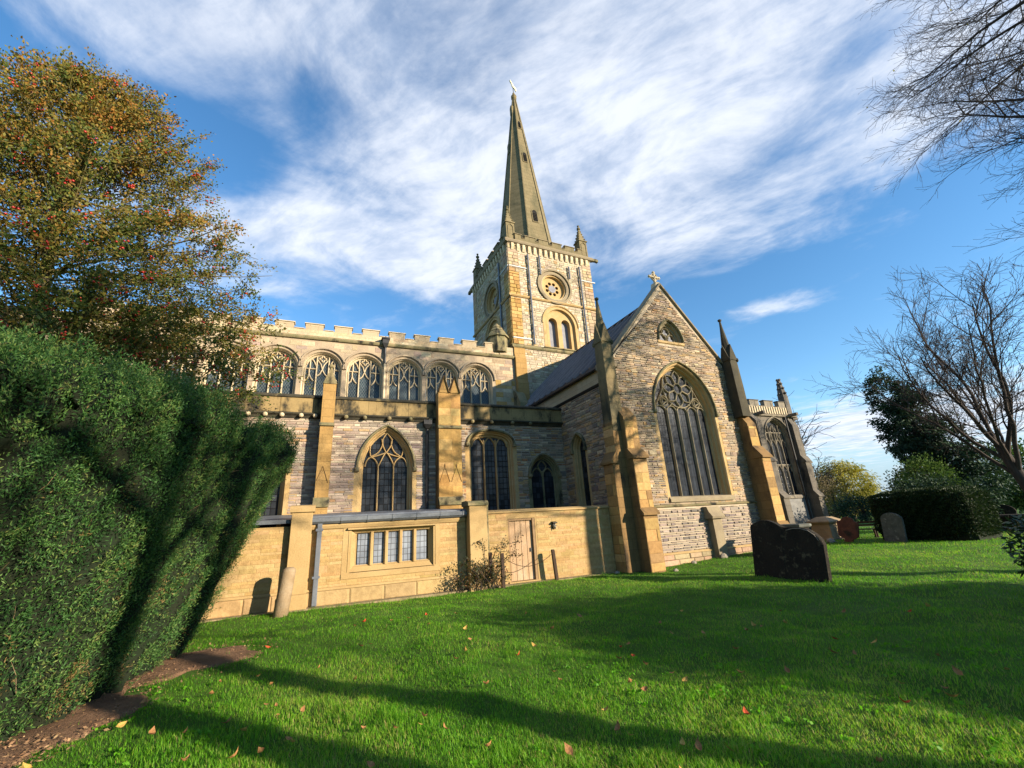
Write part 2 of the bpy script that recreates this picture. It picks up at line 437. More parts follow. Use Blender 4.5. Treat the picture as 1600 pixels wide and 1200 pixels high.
M['litter'] = leafy('litter_leaf', [(0.16, 0.085, 0.045), (0.26, 0.15, 0.08), (0.11, 0.06, 0.035), (0.36, 0.23, 0.12)], 0.05, 0.8, 0.2, 3.0)
M['fallen'] = plain('fallen_leaf', (0.45, 0.22, 0.08), (0.30, 0.14, 0.05), 12.0, 0.75, 0.4, 60)
M['fallen_y'] = plain('yellow_fallen_leaf', (0.58, 0.38, 0.09), (0.46, 0.27, 0.06), 12.0, 0.75, 0.4, 60)
M['fallen_r'] = plain('red_fallen_leaf', (0.60, 0.10, 0.03), (0.48, 0.07, 0.02), 12.0, 0.75, 0.4, 60)
M['lampmetal'] = plain('bronze_lamp_metal', (0.07, 0.055, 0.035), (0.05, 0.04, 0.03), 5.0, 0.5, 0.1, 30)
M['lampglass'] = plain('frosted_lamp_glass', (0.55, 0.5, 0.4), (0.5, 0.45, 0.35), 5.0, 0.3, 0.0, 30)


# ------------------------------------------------------------------ scene graph helpers
ROOTLOC = {}


def tag(o, label=None, cat=None, group=None, kind=None):
    for k, v in (('label', label), ('category', cat), ('group', group), ('kind', kind)):
        if v:
            o[k] = v
    return o


def thing(name, label, cat, loc=(0, 0, 0), group=None):
    o = bpy.data.objects.new(name, None)
    COL.objects.link(o)
    o.location = loc
    o.empty_display_size = 0.3
    ROOTLOC[o.name] = Vector(loc)
    return tag(o, label, cat, group)


def root_loc(parent):
    while parent is not None and parent.parent is not None:
        parent = parent.parent
    return ROOTLOC.get(parent.name, Vector((0, 0, 0))) if parent is not None else Vector((0, 0, 0))


def link_mesh(name, me, parent=None, mats=(), smooth=False):
    for m in mats:
        me.materials.append(M[m] if isinstance(m, str) else m)
    if smooth:
        me.polygons.foreach_set('use_smooth', [True] * len(me.polygons))
    o = bpy.data.objects.new(name, me)
    COL.objects.link(o)
    if parent is not None:
        o.parent = parent
    return o


class Fr:
    """a wall plane: u along the wall, z up, d out of the wall toward the viewer"""
    def __init__(s, O, ang):
        a = R(ang)
        s.ang = a
        s.O = Vector((O[0], O[1], 0.0))
        s.u = Vector((math.cos(a), math.sin(a), 0))
        s.n = Vector((math.sin(a), -math.cos(a), 0))

    def P(s, u, z, d=0.0):
        return s.O + s.u * u + s.n * d + Vector((0, 0, z))


class MB:
    """collects faces and links them as one mesh object"""
    def __init__(s):
        s.v, s.f, s.c = [], [], []

    def poly(s, pts, col=None):
        i = len(s.v)
        s.v += [tuple(p) for p in pts]
        s.f.append(tuple(range(i, i + len(pts))))
        s.c.append(col)

    def hexa(s, a, b, col=None):
        """two matching quads a (back) and b (front)"""
        i = len(s.v)
        s.v += [tuple(p) for p in a] + [tuple(p) for p in b]
        s.f += [(i + 4, i + 5, i + 6, i + 7), (i + 3, i + 2, i + 1, i)]
        s.f += [(i + k, i + (k + 1) % 4, i + 4 + (k + 1) % 4, i + 4 + k) for k in range(4)]
        s.c += [col] * 6

    def box(s, fr, u0, u1, z0, z1, d0, d1, bev=0.0, col=None):
        q = lambda d, e: [fr.P(u0 + e, z0 + e, d), fr.P(u1 - e, z0 + e, d), fr.P(u1 - e, z1 - e, d), fr.P(u0 + e, z1 - e, d)]
        if bev > 0:
            s.hexa(q(d0, 0), q(d1 - bev, 0), col)
            s.hexa(q(d1 - bev, 0), q(d1, bev), col)
        else:
            s.hexa(q(d0, 0), q(d1, 0), col)

    def prism(s, fr, poly, d0, d1, col=None):
        """a (u,z) polygon extruded along d"""
        a = [fr.P(u, z, d0) for u, z in poly]
        b = [fr.P(u, z, d1) for u, z in poly]
        s._ext(a, b, col)

    def prof(s, fr, poly, u0, u1, col=None):
        """a (d,z) polygon extruded along u"""
        a = [fr.P(u0, z, d) for d, z in poly]
        b = [fr.P(u1, z, d) for d, z in poly]
        s._ext(a, b, col)

    def _ext(s, a, b, col=None):
        n = len(a)
        i = len(s.v)
        s.v += [tuple(p) for p in a] + [tuple(p) for p in b]
        tris = tessellate_polygon([[Vector(p) for p in a]]) if n > 4 else None
        if tris:
            for t in tris:
                s.f.append(tuple(i + k for k in t))
                s.f.append(tuple(i + n + k for k in reversed(t)))
                s.c += [col, col]
        else:
            s.f.append(tuple(range(i, i + n)))
            s.f.append(tuple(range(i + 2 * n - 1, i + n - 1, -1)))
            s.c += [col, col]
        for k in range(n):
            s.f.append((i + k, i + (k + 1) % n, i + n + (k + 1) % n, i + n + k))
            s.c.append(col)

    def face_holes(s, fr, outer, holes, d=0.0):
        loops = [outer] + holes
        flat = [p for lp in loops for p in lp]
        i = len(s.v)
        s.v += [tuple(fr.P(u, z, d)) for u, z in flat]
        for t in tessellate_polygon([[Vector((u, z, 0)) for u, z in lp] for lp in loops]):
            s.f.append(tuple(i + k for k in t))
            s.c.append(None)

    def bar(s, fr, pts, w, d0, d1, ch=0.35):
        """moulded bar along a (u,z) polyline"""
        n = len(pts)
        if n < 2:
            return
        sec = [(-0.5, d0), (-0.5, d1 - (d1 - d0) * 0.4), (-0.5 + ch, d1), (0.5 - ch, d1), (0.5, d1 - (d1 - d0) * 0.4), (0.5, d0)]
        i0 = len(s.v)
        for k in range(n):
            a = Vector(pts[max(0, k - 1)])
            b = Vector(pts[min(n - 1, k + 1)])
            t = b - a
            t = t / max(t.length, 1e-6)
            nx, nz = -t.y, t.x
            for o, d in sec:
                s.v.append(tuple(fr.P(pts[k][0] + nx * o * w, pts[k][1] + nz * o * w, d)))
        m = len(sec)
        for k in range(n - 1):
            for j in range(m - 1):
                a = i0 + k * m + j
                s.f.append((a, a + 1, a + m + 1, a + m))
                s.c.append(None)
        s.f.append(tuple(range(i0, i0 + m)))
        s.f.append(tuple(range(i0 + (n - 1) * m, i0 + n * m)))
        s.c += [None, None]

    def ring(s, fr, profs):
        """bridges outlines [(pts, d), ...] of equal length (open curves)"""
        i0 = len(s.v)
        n = len(profs[0][0])
        for pts, d in profs:
            s.v += [tuple(fr.P(u, z, d)) for u, z in pts]
        for k in range(len(profs) - 1):
            for j in range(n - 1):
                a = i0 + k * n + j
                s.f.append((a, a + 1, a + n + 1, a + n))
                s.c.append(None)

    def stack(s, rings, cap=True):
        """bridges closed rings of world points (lofted solid)"""
        i0 = len(s.v)
        n = len(rings[0])
        for r in rings:
            s.v += [tuple(p) for p in r]
        for k in range(len(rings) - 1):
            for j in range(n):
                a = i0 + k * n
                s.f.append((a + j, a + (j + 1) % n, a + n + (j + 1) % n, a + n + j))
                s.c.append(None)
        if cap:
            s.f.append(tuple(range(i0 + n - 1, i0 - 1, -1)))
            s.f.append(tuple(range(i0 + (len(rings) - 1) * n, i0 + len(rings) * n)))
            s.c += [None, None]

    def build(s, name, mat, parent=None, smooth=False):
        me = bpy.data.meshes.new(name)
        off = root_loc(parent)
        me.from_pydata([(a - off.x, b - off.y, c - off.z) for a, b, c in s.v], [], s.f)
        if any(c is not None for c in s.c):
            at = me.attributes.new('Col', 'FLOAT_COLOR', 'FACE')
            flat = []
            for c in s.c:
                flat += [*(c or (0.4, 0.35, 0.3)), 1.0]
            at.data.foreach_set('color', flat)
        me.update()
        return link_mesh(name, me, parent, (mat,), smooth)


def ngon(cx, cy, z, r, n, rot=0.0, sx=1.0, sy=1.0):
    return [(cx + sx * r * math.cos(rot + 2 * math.pi * k / n), cy + sy * r * math.sin(rot + 2 * math.pi * k / n), z) for k in range(n)]


# ------------------------------------------------------------------ arches, windows
def arch(kind, cx, zs, a, h, n=9):
    """points from the left springing over the top to the right springing"""
    out = []
    if kind == 'pointed':
        k = (h * h - a * a) / (2 * a)
        r = a + k
        th = math.atan2(h, k) if k > 1e-6 else math.atan2(h, k)
        for i in range(n + 1):
            t = th * i / n
            out.append((cx + k - r * math.cos(t), zs + r * math.sin(t)))
        out += [(2 * cx - x, z) for x, z in reversed(out[:-1])]
    elif kind == 'round':
        for i in range(2 * n + 1):
            t = math.pi * i / (2 * n)
            out.append((cx - a * math.cos(t), zs + h * math.sin(t)))
    elif kind == 'tudor':
        for i in range(2 * n + 1):
            t = math.pi * i / (2 * n)
            x = -math.cos(t)
            z = (1 - abs(x) ** 2.6) ** (1 / 2.2) * 0.9 + 0.1 * (1 - abs(x))
            out.append((cx + a * x, zs + h * z))
    elif kind == 'rect':
        out = [(cx - a, zs + h), (cx + a, zs + h)]
    return out


def outline(kind, cx, z0, zs, a, h):
    if kind == 'rect':
        return [(cx - a, z0), (cx - a, zs + h), (cx + a, zs + h), (cx + a, z0)]
    return [(cx - a, z0)] + arch(kind, cx, zs, a, h) + [(cx + a, z0)]


class Win:
    def __init__(s, fr, kind, cx, z0, zs, a, h, depth=0.3, splay=0.15):
        s.fr, s.kind, s.cx, s.z0, s.zs, s.a, s.h, s.depth, s.splay = fr, kind, cx, z0, zs, a, h, depth, splay

    def out(s, off):
        return outline(s.kind, s.cx, s.z0 - (off * 0.6 if off > 0 else 0), s.zs, s.a + off, s.h + off * (1.0 if s.kind != 'rect' else 1.0))

    def hole(s):
        return s.out(s.splay)

    def build(s, parent, glass, stone, hood=None, hoodmat=None, surround=0.0, sur_mat='quoin', bars=(), mull=(), barw=0.07, quoins=False, sill=None, sillmat=None, name='window', low_bars=()):
        fr, D, S = s.fr, s.depth, s.splay
        b = MB()
        steps = [(S + surround, 0.012), (S, 0.014), (S * 0.82, -0.03), (S * 0.72, -D * 0.35), (S * 0.42, -D * 0.42), (S * 0.34, -D * 0.78), (0.0, -D * 0.86), (0.0, -D - 0.03)]
        if surround <= 0:
            steps = steps[1:]
        b.ring(fr, [(s.out(o), d) for o, d in steps])
        if sill is None:
            b.poly([fr.P(s.cx - s.a - S, s.z0 - S * 0.6, 0.02), fr.P(s.cx + s.a + S, s.z0 - S * 0.6, 0.02), fr.P(s.cx + s.a, s.z0, -D), fr.P(s.cx - s.a, s.z0, -D)])
        w = b.build(name, stone if surround <= 0 else sur_mat, parent)
        g = MB()
        lp = outline(s.kind, s.cx, s.z0, s.zs, s.a + 0.01, s.h + 0.01)
        g.face_holes(fr, lp, [], -D)
        g.build('glass', glass, w)
        t = MB()
        for pts in bars:
            t.bar(fr, pts, barw, -D - 0.01, -D + 0.09)
        if bars:
            t.build('tracery', stone, w)
        if low_bars:
            t = MB()
            for pts in low_bars:
                t.bar(fr, pts, barw, -D - 0.01, -D + 0.09)
            t.build('tracery', stone, w)
        for u, zt in mull:
            q = MB()
            q.bar(fr, [(u, s.z0), (u, zt)], barw * 1.15, -D - 0.01, -D + 0.12)
            q.build('mullion', stone, w)
        if hood:
            hb = MB()
            o = S + hood
            pts = arch(s.kind, s.cx, s.zs, s.a + o, s.h + o)
            hb.bar(fr, pts, 0.10, 0.0, 0.11, 0.25)
            if s.kind != 'round':
                for sg in (-1, 1):
                    uu = s.cx + sg * (s.a + o)
                    hb.box(fr, uu - 0.08, uu + 0.08, s.zs - 0.14, s.zs + 0.02, 0.0, 0.14, 0.03)
            hb.build('hood_mould', hoodmat or stone, w)
        if sill:
            q = MB()
            q.prof(fr, [(-D, s.z0 + 0.03), (-D, s.z0 - sill), (0.09, s.z0 - sill), (0.10, s.z0 - sill * 0.55), (0.02, s.z0 - 0.02)], s.cx - s.a - S - 0.08, s.cx + s.a + S + 0.08)
            q.build('sill', sillmat or stone, w)
        if quoins:
            rr = random.Random(int(s.cx * 100))
            z = s.z0
            k = 0
            while z < s.zs - 0.05:
                hh = rr.uniform(0.22, 0.36)
                z1 = min(z + hh, s.zs)
                for sg in (-1, 1):
                    ext = surround + (0.30 if (k + (sg > 0)) % 2 else 0.10) * rr.uniform(0.6, 1.2)
                    u0 = s.cx + sg * (s.a + S + surround - 0.01)
                    u1 = s.cx + sg * (s.a + S + ext)
                    if u1 < u0:
                        u0, u1 = u1, u0
                    q = MB()
                    q.box(fr, u0, u1, z + 0.006, z1 - 0.006, 0.0, 0.014, 0.004)
                    q.build('jamb_stone', sur_mat, w)
                z = z1
                k += 1
        return w


# ------------------------------------------------------------------ laid stones
STONES = {}


def scan(poly, z):
    xs = []
    n = len(poly)
    for i in range(n):
        (u0, z0), (u1, z1) = poly[i], poly[(i + 1) % n]
        if (z0 <= z) != (z1 <= z):
            xs.append(u0 + (z - z0) / (z1 - z0) * (u1 - u0))
    xs.sort()
    return [(xs[i], xs[i + 1]) for i in range(0, len(xs) - 1, 2)]


def lay(key, wall, fr, outer, holes, ch, ln, gap, proud, palette, skip=None, dbase=0.0, seed=1, jit=0.18):
    """courses of stones in a (u,z) region, clear of the holes"""
    rr = random.Random(seed)
    lst = STONES.setdefault(key, [])
    zlo = min(z for _, z in outer)
    zhi = max(z for _, z in outer)
    tot = sum(w for _, w in palette)
    z = zlo
    while z < zhi - ch[0] * 0.5:
        h = rr.uniform(*ch)
        big = ch[1] < 0.2 and rr.random() < 0.06
        if big:
            h *= 1.7
        z1 = min(z + h, zhi)
        zs = (z + 0.004, (z + z1) / 2, z1 - 0.004)
        spans = None
        for q in zs:
            sp = scan(outer, q)
            if spans is None:
                spans = sp
            else:
                spans = [(max(a, c), min(b, d)) for a, b in spans for c, d in sp if min(b, d) > max(a, c)]
        for hl in holes:
            for q in zs:
                for c, d in scan(hl, q):
                    ns = []
                    for a, b in spans:
                        if d <= a or c >= b:
                            ns.append((a, b))
                        else:
                            if c > a:
                                ns.append((a, c))
                            if d < b:
                                ns.append((d, b))
                    spans = ns
        for a, b in spans:
            if b - a < 0.04:
                continue
            u = a
            while u < b - 0.03:
                L = rr.uniform(*ln)
                if rr.random() < 0.15:
                    L *= 1.5
                if b - (u + L) < ln[0] * 0.5:
                    L = b - u
                u1 = min(u + L, b)
                t = rr.random() * tot
                for c, w in palette:
                    t -= w
                    if t <= 0:
                        break
                k = 1.08 * K * (1 + rr.uniform(-jit, jit))
                col = tuple(max(0.01, x * k * (1 + rr.uniform(-0.05, 0.05))) for x in c)
                if not (skip and skip((u + u1) / 2, (z + z1) / 2)):
                    g = gap * rr.uniform(0.6, 1.4)
                    lst.append((fr, u + g / 2, u1 - g / 2, z + g / 2, z1 - g / 2 * rr.uniform(0.6, 1.6), dbase, dbase + rr.uniform(*proud), col, wall))
                u = u1
        z = z1


_unit = None


def unit_stone():
    global _unit
    if _unit is None:
        b = MB()
        e = 0.06
        q = lambda y, k: [(-0.5 + k, y, -0.5 + k * 2.2), (0.5 - k, y, -0.5 + k * 2.2), (0.5 - k, y, 0.5 - k * 2.2), (-0.5 + k, y, 0.5 - k * 2.2)]
        b.hexa(q(0, 0), q(-0.6, 0))
        b.hexa(q(-0.6, 0), q(-1.0, 0.045))
        me = bpy.data.meshes.new('stone')
        me.from_pydata(b.v, [], b.f)
        me.materials.append(M['stone_single'])
        _unit = me
    return _unit


def flush_stones(key, n_single=300):
    lst = STONES.pop(key, [])
    if not lst:
        return
    def size(s):
        fr, u0, u1, z0, z1, d0, d1, col, wall = s
        p = fr.P((u0 + u1) / 2, (z0 + z1) / 2)
        v = p - CAM
        q = Vector((v.dot(_r2), v.dot(_u2), v.dot(_f)))
        if q.z <= 0.1 or abs(q.x / q.z) > 1.19 or abs(q.y / q.z) > 0.89:
            return 0.0
        return (u1 - u0) * (z1 - z0) * abs(fr.n.dot(v)) / v.length ** 3
    order = sorted(range(len(lst)), key=lambda i: -size(lst[i]))
    single = set(order[:n_single])
    rest = {}
    for i, s in enumerate(lst):
        fr, u0, u1, z0, z1, d0, d1, col, wall = s
        if i in single:
            o = bpy.data.objects.new('stone', unit_stone())
            COL.objects.link(o)
            o.parent = wall
            o.location = fr.P((u0 + u1) / 2, (z0 + z1) / 2, d0) - root_loc(wall)
            o.rotation_euler = (0, 0, fr.ang)
            o.scale = (u1 - u0, d1 - d0, z1 - z0)
            o.color = (*col, 1.0)
        else:
            b = rest.setdefault(wall.name, (wall, MB()))[1]
            e = min(0.35 * (d1 - d0), 0.25 * (z1 - z0))
            q = lambda d, k: [fr.P(u0 + k, z0 + k, d), fr.P(u1 - k, z0 + k, d), fr.P(u1 - k, z1 - k, d), fr.P(u0 + k, z1 - k, d)]
            a, f = q(d0, 0), q(d1, e)
            i0 = len(b.v)
            b.v += [tuple(p) for p in a] + [tuple(p) for p in f]
            b.f.append((i0 + 4, i0 + 5, i0 + 6, i0 + 7))
            b.f += [(i0 + k, i0 + (k + 1) % 4, i0 + 4 + (k + 1) % 4, i0 + 4 + k) for k in range(4)]
            b.c += [col] * 5
    for wall, b in rest.values():
        o = b.build('stonework', 'stone1', wall)
        o['kind'] = 'stuff'


LIAS = [((0.37, 0.285, 0.20), 3), ((0.285, 0.225, 0.175), 3), ((0.43, 0.325, 0.22), 3), ((0.47, 0.30, 0.14), 1.5), ((0.36, 0.245, 0.15), 1.6), ((0.53, 0.42, 0.28), 1.6), ((0.23, 0.185, 0.155), 1.5)]
LIAS_AISLE = [((0.38, 0.295, 0.235), 3), ((0.31, 0.235, 0.195), 2.2), ((0.44, 0.345, 0.27), 3), ((0.44, 0.29, 0.165), 0.8), ((0.54, 0.445, 0.34), 2.2)]
PALE = [((0.56, 0.475, 0.335), 3), ((0.49, 0.41, 0.29), 3), ((0.42, 0.35, 0.255), 2), ((0.62, 0.53, 0.39), 2), ((0.50, 0.35, 0.18), 1.0)]
GOLDB = [((0.475, 0.320, 0.140), 3), ((0.50, 0.345, 0.158), 3), ((0.44, 0.288, 0.120), 2)]
CREAMB = [((0.56, 0.44, 0.28), 3), ((0.51, 0.39, 0.24), 2), ((0.61, 0.49, 0.32), 2)]
CLEREB = [((0.50, 0.39, 0.26), 3), ((0.44, 0.33, 0.22), 2), ((0.56, 0.44, 0.29), 2), ((0.38, 0.29, 0.22), 1.2)]
GOLDQ = [((0.50, 0.31, 0.105), 3), ((0.43, 0.255, 0.085), 2), ((0.56, 0.37, 0.145), 2)]
BUTT = [((0.47, 0.295, 0.11), 3), ((0.40, 0.245, 0.09), 2.5), ((0.54, 0.36, 0.15), 2), ((0.31, 0.19, 0.08), 1.6)]
# ------------------------------------------------------------------ ground
def sheet(name, pts, z, mat, kind='structure'):
    b = MB()
    b.poly([(x, y, z) for x, y in pts])
    o = b.build(name, mat)
    o['kind'] = kind
    return o


def value_noise(x, y, seed):
    g = np.random.default_rng(seed).random((256, 256))
    x0, y0 = np.floor(x).astype(int), np.floor(y).astype(int)
    fx, fy = x - x0, y - y0
    fx, fy = fx * fx * (3 - 2 * fx), fy * fy * (3 - 2 * fy)
    q = lambda a, b_: g[a % 256, b_ % 256]
    return (q(x0, y0) * (1 - fx) + q(x0 + 1, y0) * fx) * (1 - fy) + (q(x0, y0 + 1) * (1 - fx) + q(x0 + 1, y0 + 1) * fx) * fy


def lumpy_ground():
    """turf as one sheet out to the horizon, gently uneven near by, a low rise against the gable"""
    xs = np.unique(np.concatenate([np.linspace(-900, -14, 14), np.arange(-14, -5, 0.5), np.arange(-5, 18, 0.12), np.arange(18, 30.1, 0.5), np.linspace(31, 1500, 24)]))
    ys = np.unique(np.concatenate([np.linspace(-500, -10, 10), np.arange(-10, 1, 0.5), np.arange(1, 15, 0.12), np.arange(15, 24.1, 0.5), np.linspace(25, 1600, 22)]))
    X, Y = np.meshgrid(xs, ys)
    Z = gz(X, Y)
    v = np.stack([X.ravel(), Y.ravel(), Z.ravel()], 1)
    nx, ny = len(xs), len(ys)
    i = (np.arange(ny - 1)[:, None] * nx + np.arange(nx - 1)[None, :]).ravel()
    f = np.stack([i, i + 1, i + nx + 1, i + nx], 1)
    me = bpy.data.meshes.new('ground')
    me.from_pydata(v.tolist(), [], f.tolist())
    o = link_mesh('ground', me, None, ('turf',), True)
    o['kind'] = 'structure'


def gz(X, Y):
    X, Y = np.asarray(X, dtype=float), np.asarray(Y, dtype=float)
    near = np.exp(-((X - 5) / 14) ** 2 - ((Y - 6) / 12) ** 2)
    z = near * (0.030 * np.sin(X * 0.9 + 0.6 * Y) + 0.025 * np.sin(Y * 1.3 - X * 0.5 + 1.0))
    z = z + near * (0.085 * (value_noise(X * 1.1 + 50, Y * 1.1 + 50, 21) - 0.5) + 0.055 * (value_noise(X * 2.9 + 80, Y * 2.9 + 80, 22) - 0.5))
    z = z + 0.20 * np.exp(-((X - 16.5) / 3.2) ** 2 - ((Y - 13.6) / 1.8) ** 2)
    return z - 0.01


lumpy_ground()


def blob_patch(name, cx, cy, rx, ry, mat, seed, z=0.03):
    rr = random.Random(seed)
    n = 40
    ph = [rr.uniform(0, 6.28) for _ in range(4)]
    b = MB()
    rings = []
    for k in range(n):
        t = 2 * math.pi * k / n
        q = 1 + 0.13 * math.sin(3 * t + ph[0]) + 0.09 * math.sin(5 * t + ph[1]) + 0.06 * math.sin(9 * t + ph[2])
        rings.append((cx + rx * q * math.cos(t), cy + ry * q * math.sin(t), q))
    mid = [(cx + (x - cx) * 0.85, cy + (y - cy) * 0.85) for x, y, _ in rings]
    for k in range(n):
        k2 = (k + 1) % n
        a, c = rings[k], rings[k2]
        za = float(gz(a[0], a[1])) - 0.03
        zb = float(gz(c[0], c[1])) - 0.03
        m0, m1 = mid[k], mid[k2]
        b.poly([(a[0], a[1], za), (c[0], c[1], zb), (m1[0], m1[1], float(gz(*m1)) + z), (m0[0], m0[1], float(gz(*m0)) + z)])
        b.poly([(m0[0], m0[1], float(gz(*m0)) + z), (m1[0], m1[1], float(gz(*m1)) + z), (cx, cy, float(gz(cx, cy)) + z + 0.02)])
    o = b.build(name, mat, None, True)
    o['kind'] = 'structure'
    return o


SOIL = [(-2.1, 9.35, 1.15, 1.0), (-2.55, 7.3, 0.62, 1.25), (-2.75, 6.0, 0.45, 0.6)]
for i, (a, b_, c, d) in enumerate(SOIL):
    blob_patch('bare_earth', a, b_, c, d, 'soil', 3 + i)
strip = MB()
strip.box(Fr((0, 14.0), 0), -4.5, 9.6, -0.05, 0.022, 0.0, 0.34)
strip.build('earth_strip', 'gravel')['kind'] = 'structure'

# ------------------------------------------------------------------ the church
church = thing('church', 'large golden stone parish church with square tower and tall pointed spire', 'church', (10.3, 18.0, 0.0))
NV = Fr((0, 22.5), 0)
AI = Fr((0, 17.8), 0)
TS = Fr((10.3, 13.7), 2.3)
CW = Fr((10.3, 13.7), 2.3 - 90)
TW = Fr((9.97, 22.5), 2.5)
TWW = Fr((9.97, 22.5), 2.5 - 90)
CH = Fr((0, 22.5), 0)


def wall_obj(name, fr, outer, holes, mat, thick=0.5, back=True):
    b = MB()
    b.face_holes(fr, outer, holes, 0.0)
    n = len(outer)
    for i in range(n):
        (u0, z0), (u1, z1) = outer[i], outer[(i + 1) % n]
        b.poly([fr.P(u0, z0, 0), fr.P(u1, z1, 0), fr.P(u1, z1, -thick), fr.P(u0, z0, -thick)])
    if back:
        b.face_holes(fr, outer, holes, -thick)
    return b.build(name, mat, church)


# ---- clerestory
CLZ = 8.35
cl_w = [Win(NV, 'round', -2.84 + 2.07 * k, CLZ, 10.0, 0.83, 0.80, 0.34, 0.10) for k in range(-3, 6)]
outer = [(-14.0, 7.9), (9.97, 7.9), (9.97, 11.5), (-14.0, 11.5)]
holes = [w.hole() for w in cl_w]
cw = wall_obj('clerestory_wall', NV, outer, holes, 'clere')
lay('church', cw, NV, [(-9.9, 10.1), (9.9, 10.1), (9.9, 11.48), (-9.9, 11.48)], [w.out(0.42) for w in cl_w], (0.16, 0.3), (0.3, 0.75), 0.012, (0.006, 0.016), CLEREB, seed=3)
lay('church', cw, NV, [(8.5, 8.3), (9.9, 8.3), (9.9, 10.1), (8.5, 10.1)], [w.out(0.3) for w in cl_w], (0.2, 0.34), (0.3, 0.7), 0.012, (0.008, 0.02), CREAMB + GOLDQ, seed=4)
CL = [
  [(-0.81,9.35),(-0.67,9.49),(-0.62,9.73)], [(-0.40,9.38),(-0.51,9.50),(-0.62,9.73)], [(-0.62,9.73),(-0.63,10.03)],
  [(-0.86,10.03),(-0.30,10.03)], [(-0.60,10.03),(-0.60,10.58)], [(-0.80,10.15),(-0.72,10.40),(-0.60,10.58)], [(-0.32,10.2),(-0.43,10.45),(-0.57,10.60)],
  [(-0.24,9.66),(-0.12,9.77),(-0.02,10.02)], [(0.22,9.66),(0.10,9.79),(-0.02,10.02)], [(-0.02,10.02),(-0.09,10.29),(-0.27,10.54)], [(-0.02,10.02),(0.06,10.30),(0.24,10.54)],
  [(0.34,9.33),(0.46,9.47),(0.55,9.69)], [(0.75,9.40),(0.65,9.49),(0.55,9.69)], [(0.55,9.69),(0.55,10.03)], [(0.30,10.03),(0.82,10.03)], [(0.56,10.03),(0.56,10.60)],
  [(0.33,10.19),(0.42,10.44),(0.55,10.62)], [(0.76,10.15),(0.68,10.43),(0.56,10.62)]]
QF = [(0.13 * math.cos(t) * (1 + 0.32 * math.cos(4 * t)) - 0.01, 10.60 + 0.13 * math.sin(t) * (1 + 0.32 * math.cos(4 * t))) for t in [2 * math.pi * k / 24 for k in range(25)]]
for w in cl_w:
    bars = [[(w.cx + u, z) for u, z in pl] for pl in CL + [QF]]
    bars.append([(p[0], p[1]) for p in arch('round', w.cx, w.zs, w.a - 0.02, w.h - 0.02)])
    w.build(church, 'glass_cl', 'cream_plain', hood=0.16, hoodmat='clere', bars=bars, mull=[(w.cx - 0.29, 10.7), (w.cx + 0.28, 10.7), (w.cx - 0.82, 10.0), (w.cx + 0.82, 10.0)], barw=0.064)


def parapet(fr, u0, u1, z0, zc, zm, d0, d1, pitch, mw, first, mat, cope, name='parapet', slim=0.05):
    """wall with raised merlons, every merlon and coping its own part"""
    b = MB()
    b.box(fr, u0, u1, z0, zc, d0, d1)
    par = b.build(name, mat, church)
    u = first
    prev = u0
    while u < u1 - 0.02:
        e = min(u + mw, u1)
        if e - max(u, u0) > 0.12:
            a = max(u, u0)
            q = MB()
            q.box(fr, a, e, zc, zm - 0.09, d0 + 0.002, d1 - 0.002)
            mo = q.build('merlon', mat, par)
            q = MB()
            q.prof(fr, [(d0 - slim, zm - 0.09), (d1 + slim, zm - 0.09), (d1 + slim, zm - 0.05), (d1 - 0.05, zm), (d0 + 0.05, zm), (d0 - slim, zm - 0.05)], a - slim, e + slim)
            q.build('coping', cope, par)
        if u - prev > 0.1:
            q = MB()
            q.prof(fr, [(d0 - slim, zc), (d1 + slim, zc), (d1 + slim, zc + 0.03), (d1 - 0.06, zc + 0.07), (d0 - slim, zc + 0.07)], prev + slim, u - slim)
            q.build('coping', cope, par)
        prev = e
        u += pitch
    return par


np_ = parapet(NV, -10.5, 9.0, 11.72, 12.10, 12.50, -0.34, -0.02, 1.405, 0.85, -3.14 - 1.405 * 5, 'cream', 'cream_plain')
lay('church', np_, NV, [(-10.4, 11.74), (8.95, 11.74), (8.95, 12.08), (-10.4, 12.08)], [], (0.165, 0.18), (0.5, 0.8), 0.008, (0.004, 0.010), CREAMB, dbase=-0.02, seed=8, jit=0.10)
b = MB()
b.prof(NV, [(-0.3, 11.46), (0.10, 11.52), (0.14, 11.60), (0.13, 11.68), (0.02, 11.74), (-0.3, 11.74)], -14, 9.97)
b.build('string_course', 'mossy', church)
b = MB()
b.box(NV, 9.0, 9.97, 11.74, 12.25, -0.5, 0.02)
b.build('parapet_end', 'cream', church)
# lead roof of the nave, hidden behind the parapet from below
b = MB()
b.prof(NV, [(-0.5, 11.7), (-3.6, 12.2), (-6.7, 11.7), (-6.7, 11.5), (-0.5, 11.5)], -14, 9.9)
b.build('nave_roof', 'lead', church)
# stone corner turret with a pyramid cap
b = MB()
c = NV.P(9.05, 0, -0.35)
b.stack([[(x, y, z) for x, y, z in ngon(c.x, c.y, zz, r, 8, R(22.5))] for zz, r in ((11.9, 0.62), (12.9, 0.62), (12.92, 0.74), (13.08, 0.70))])
b.stack([ngon(c.x, c.y, zz, r, 8, R(22.5)) for zz, r in ((13.08, 0.66), (13.35, 0.50), (13.37, 0.53), (13.62, 0.33), (13.64, 0.36), (13.98, 0.03))])
b.build('stair_turret', 'mossy', church)
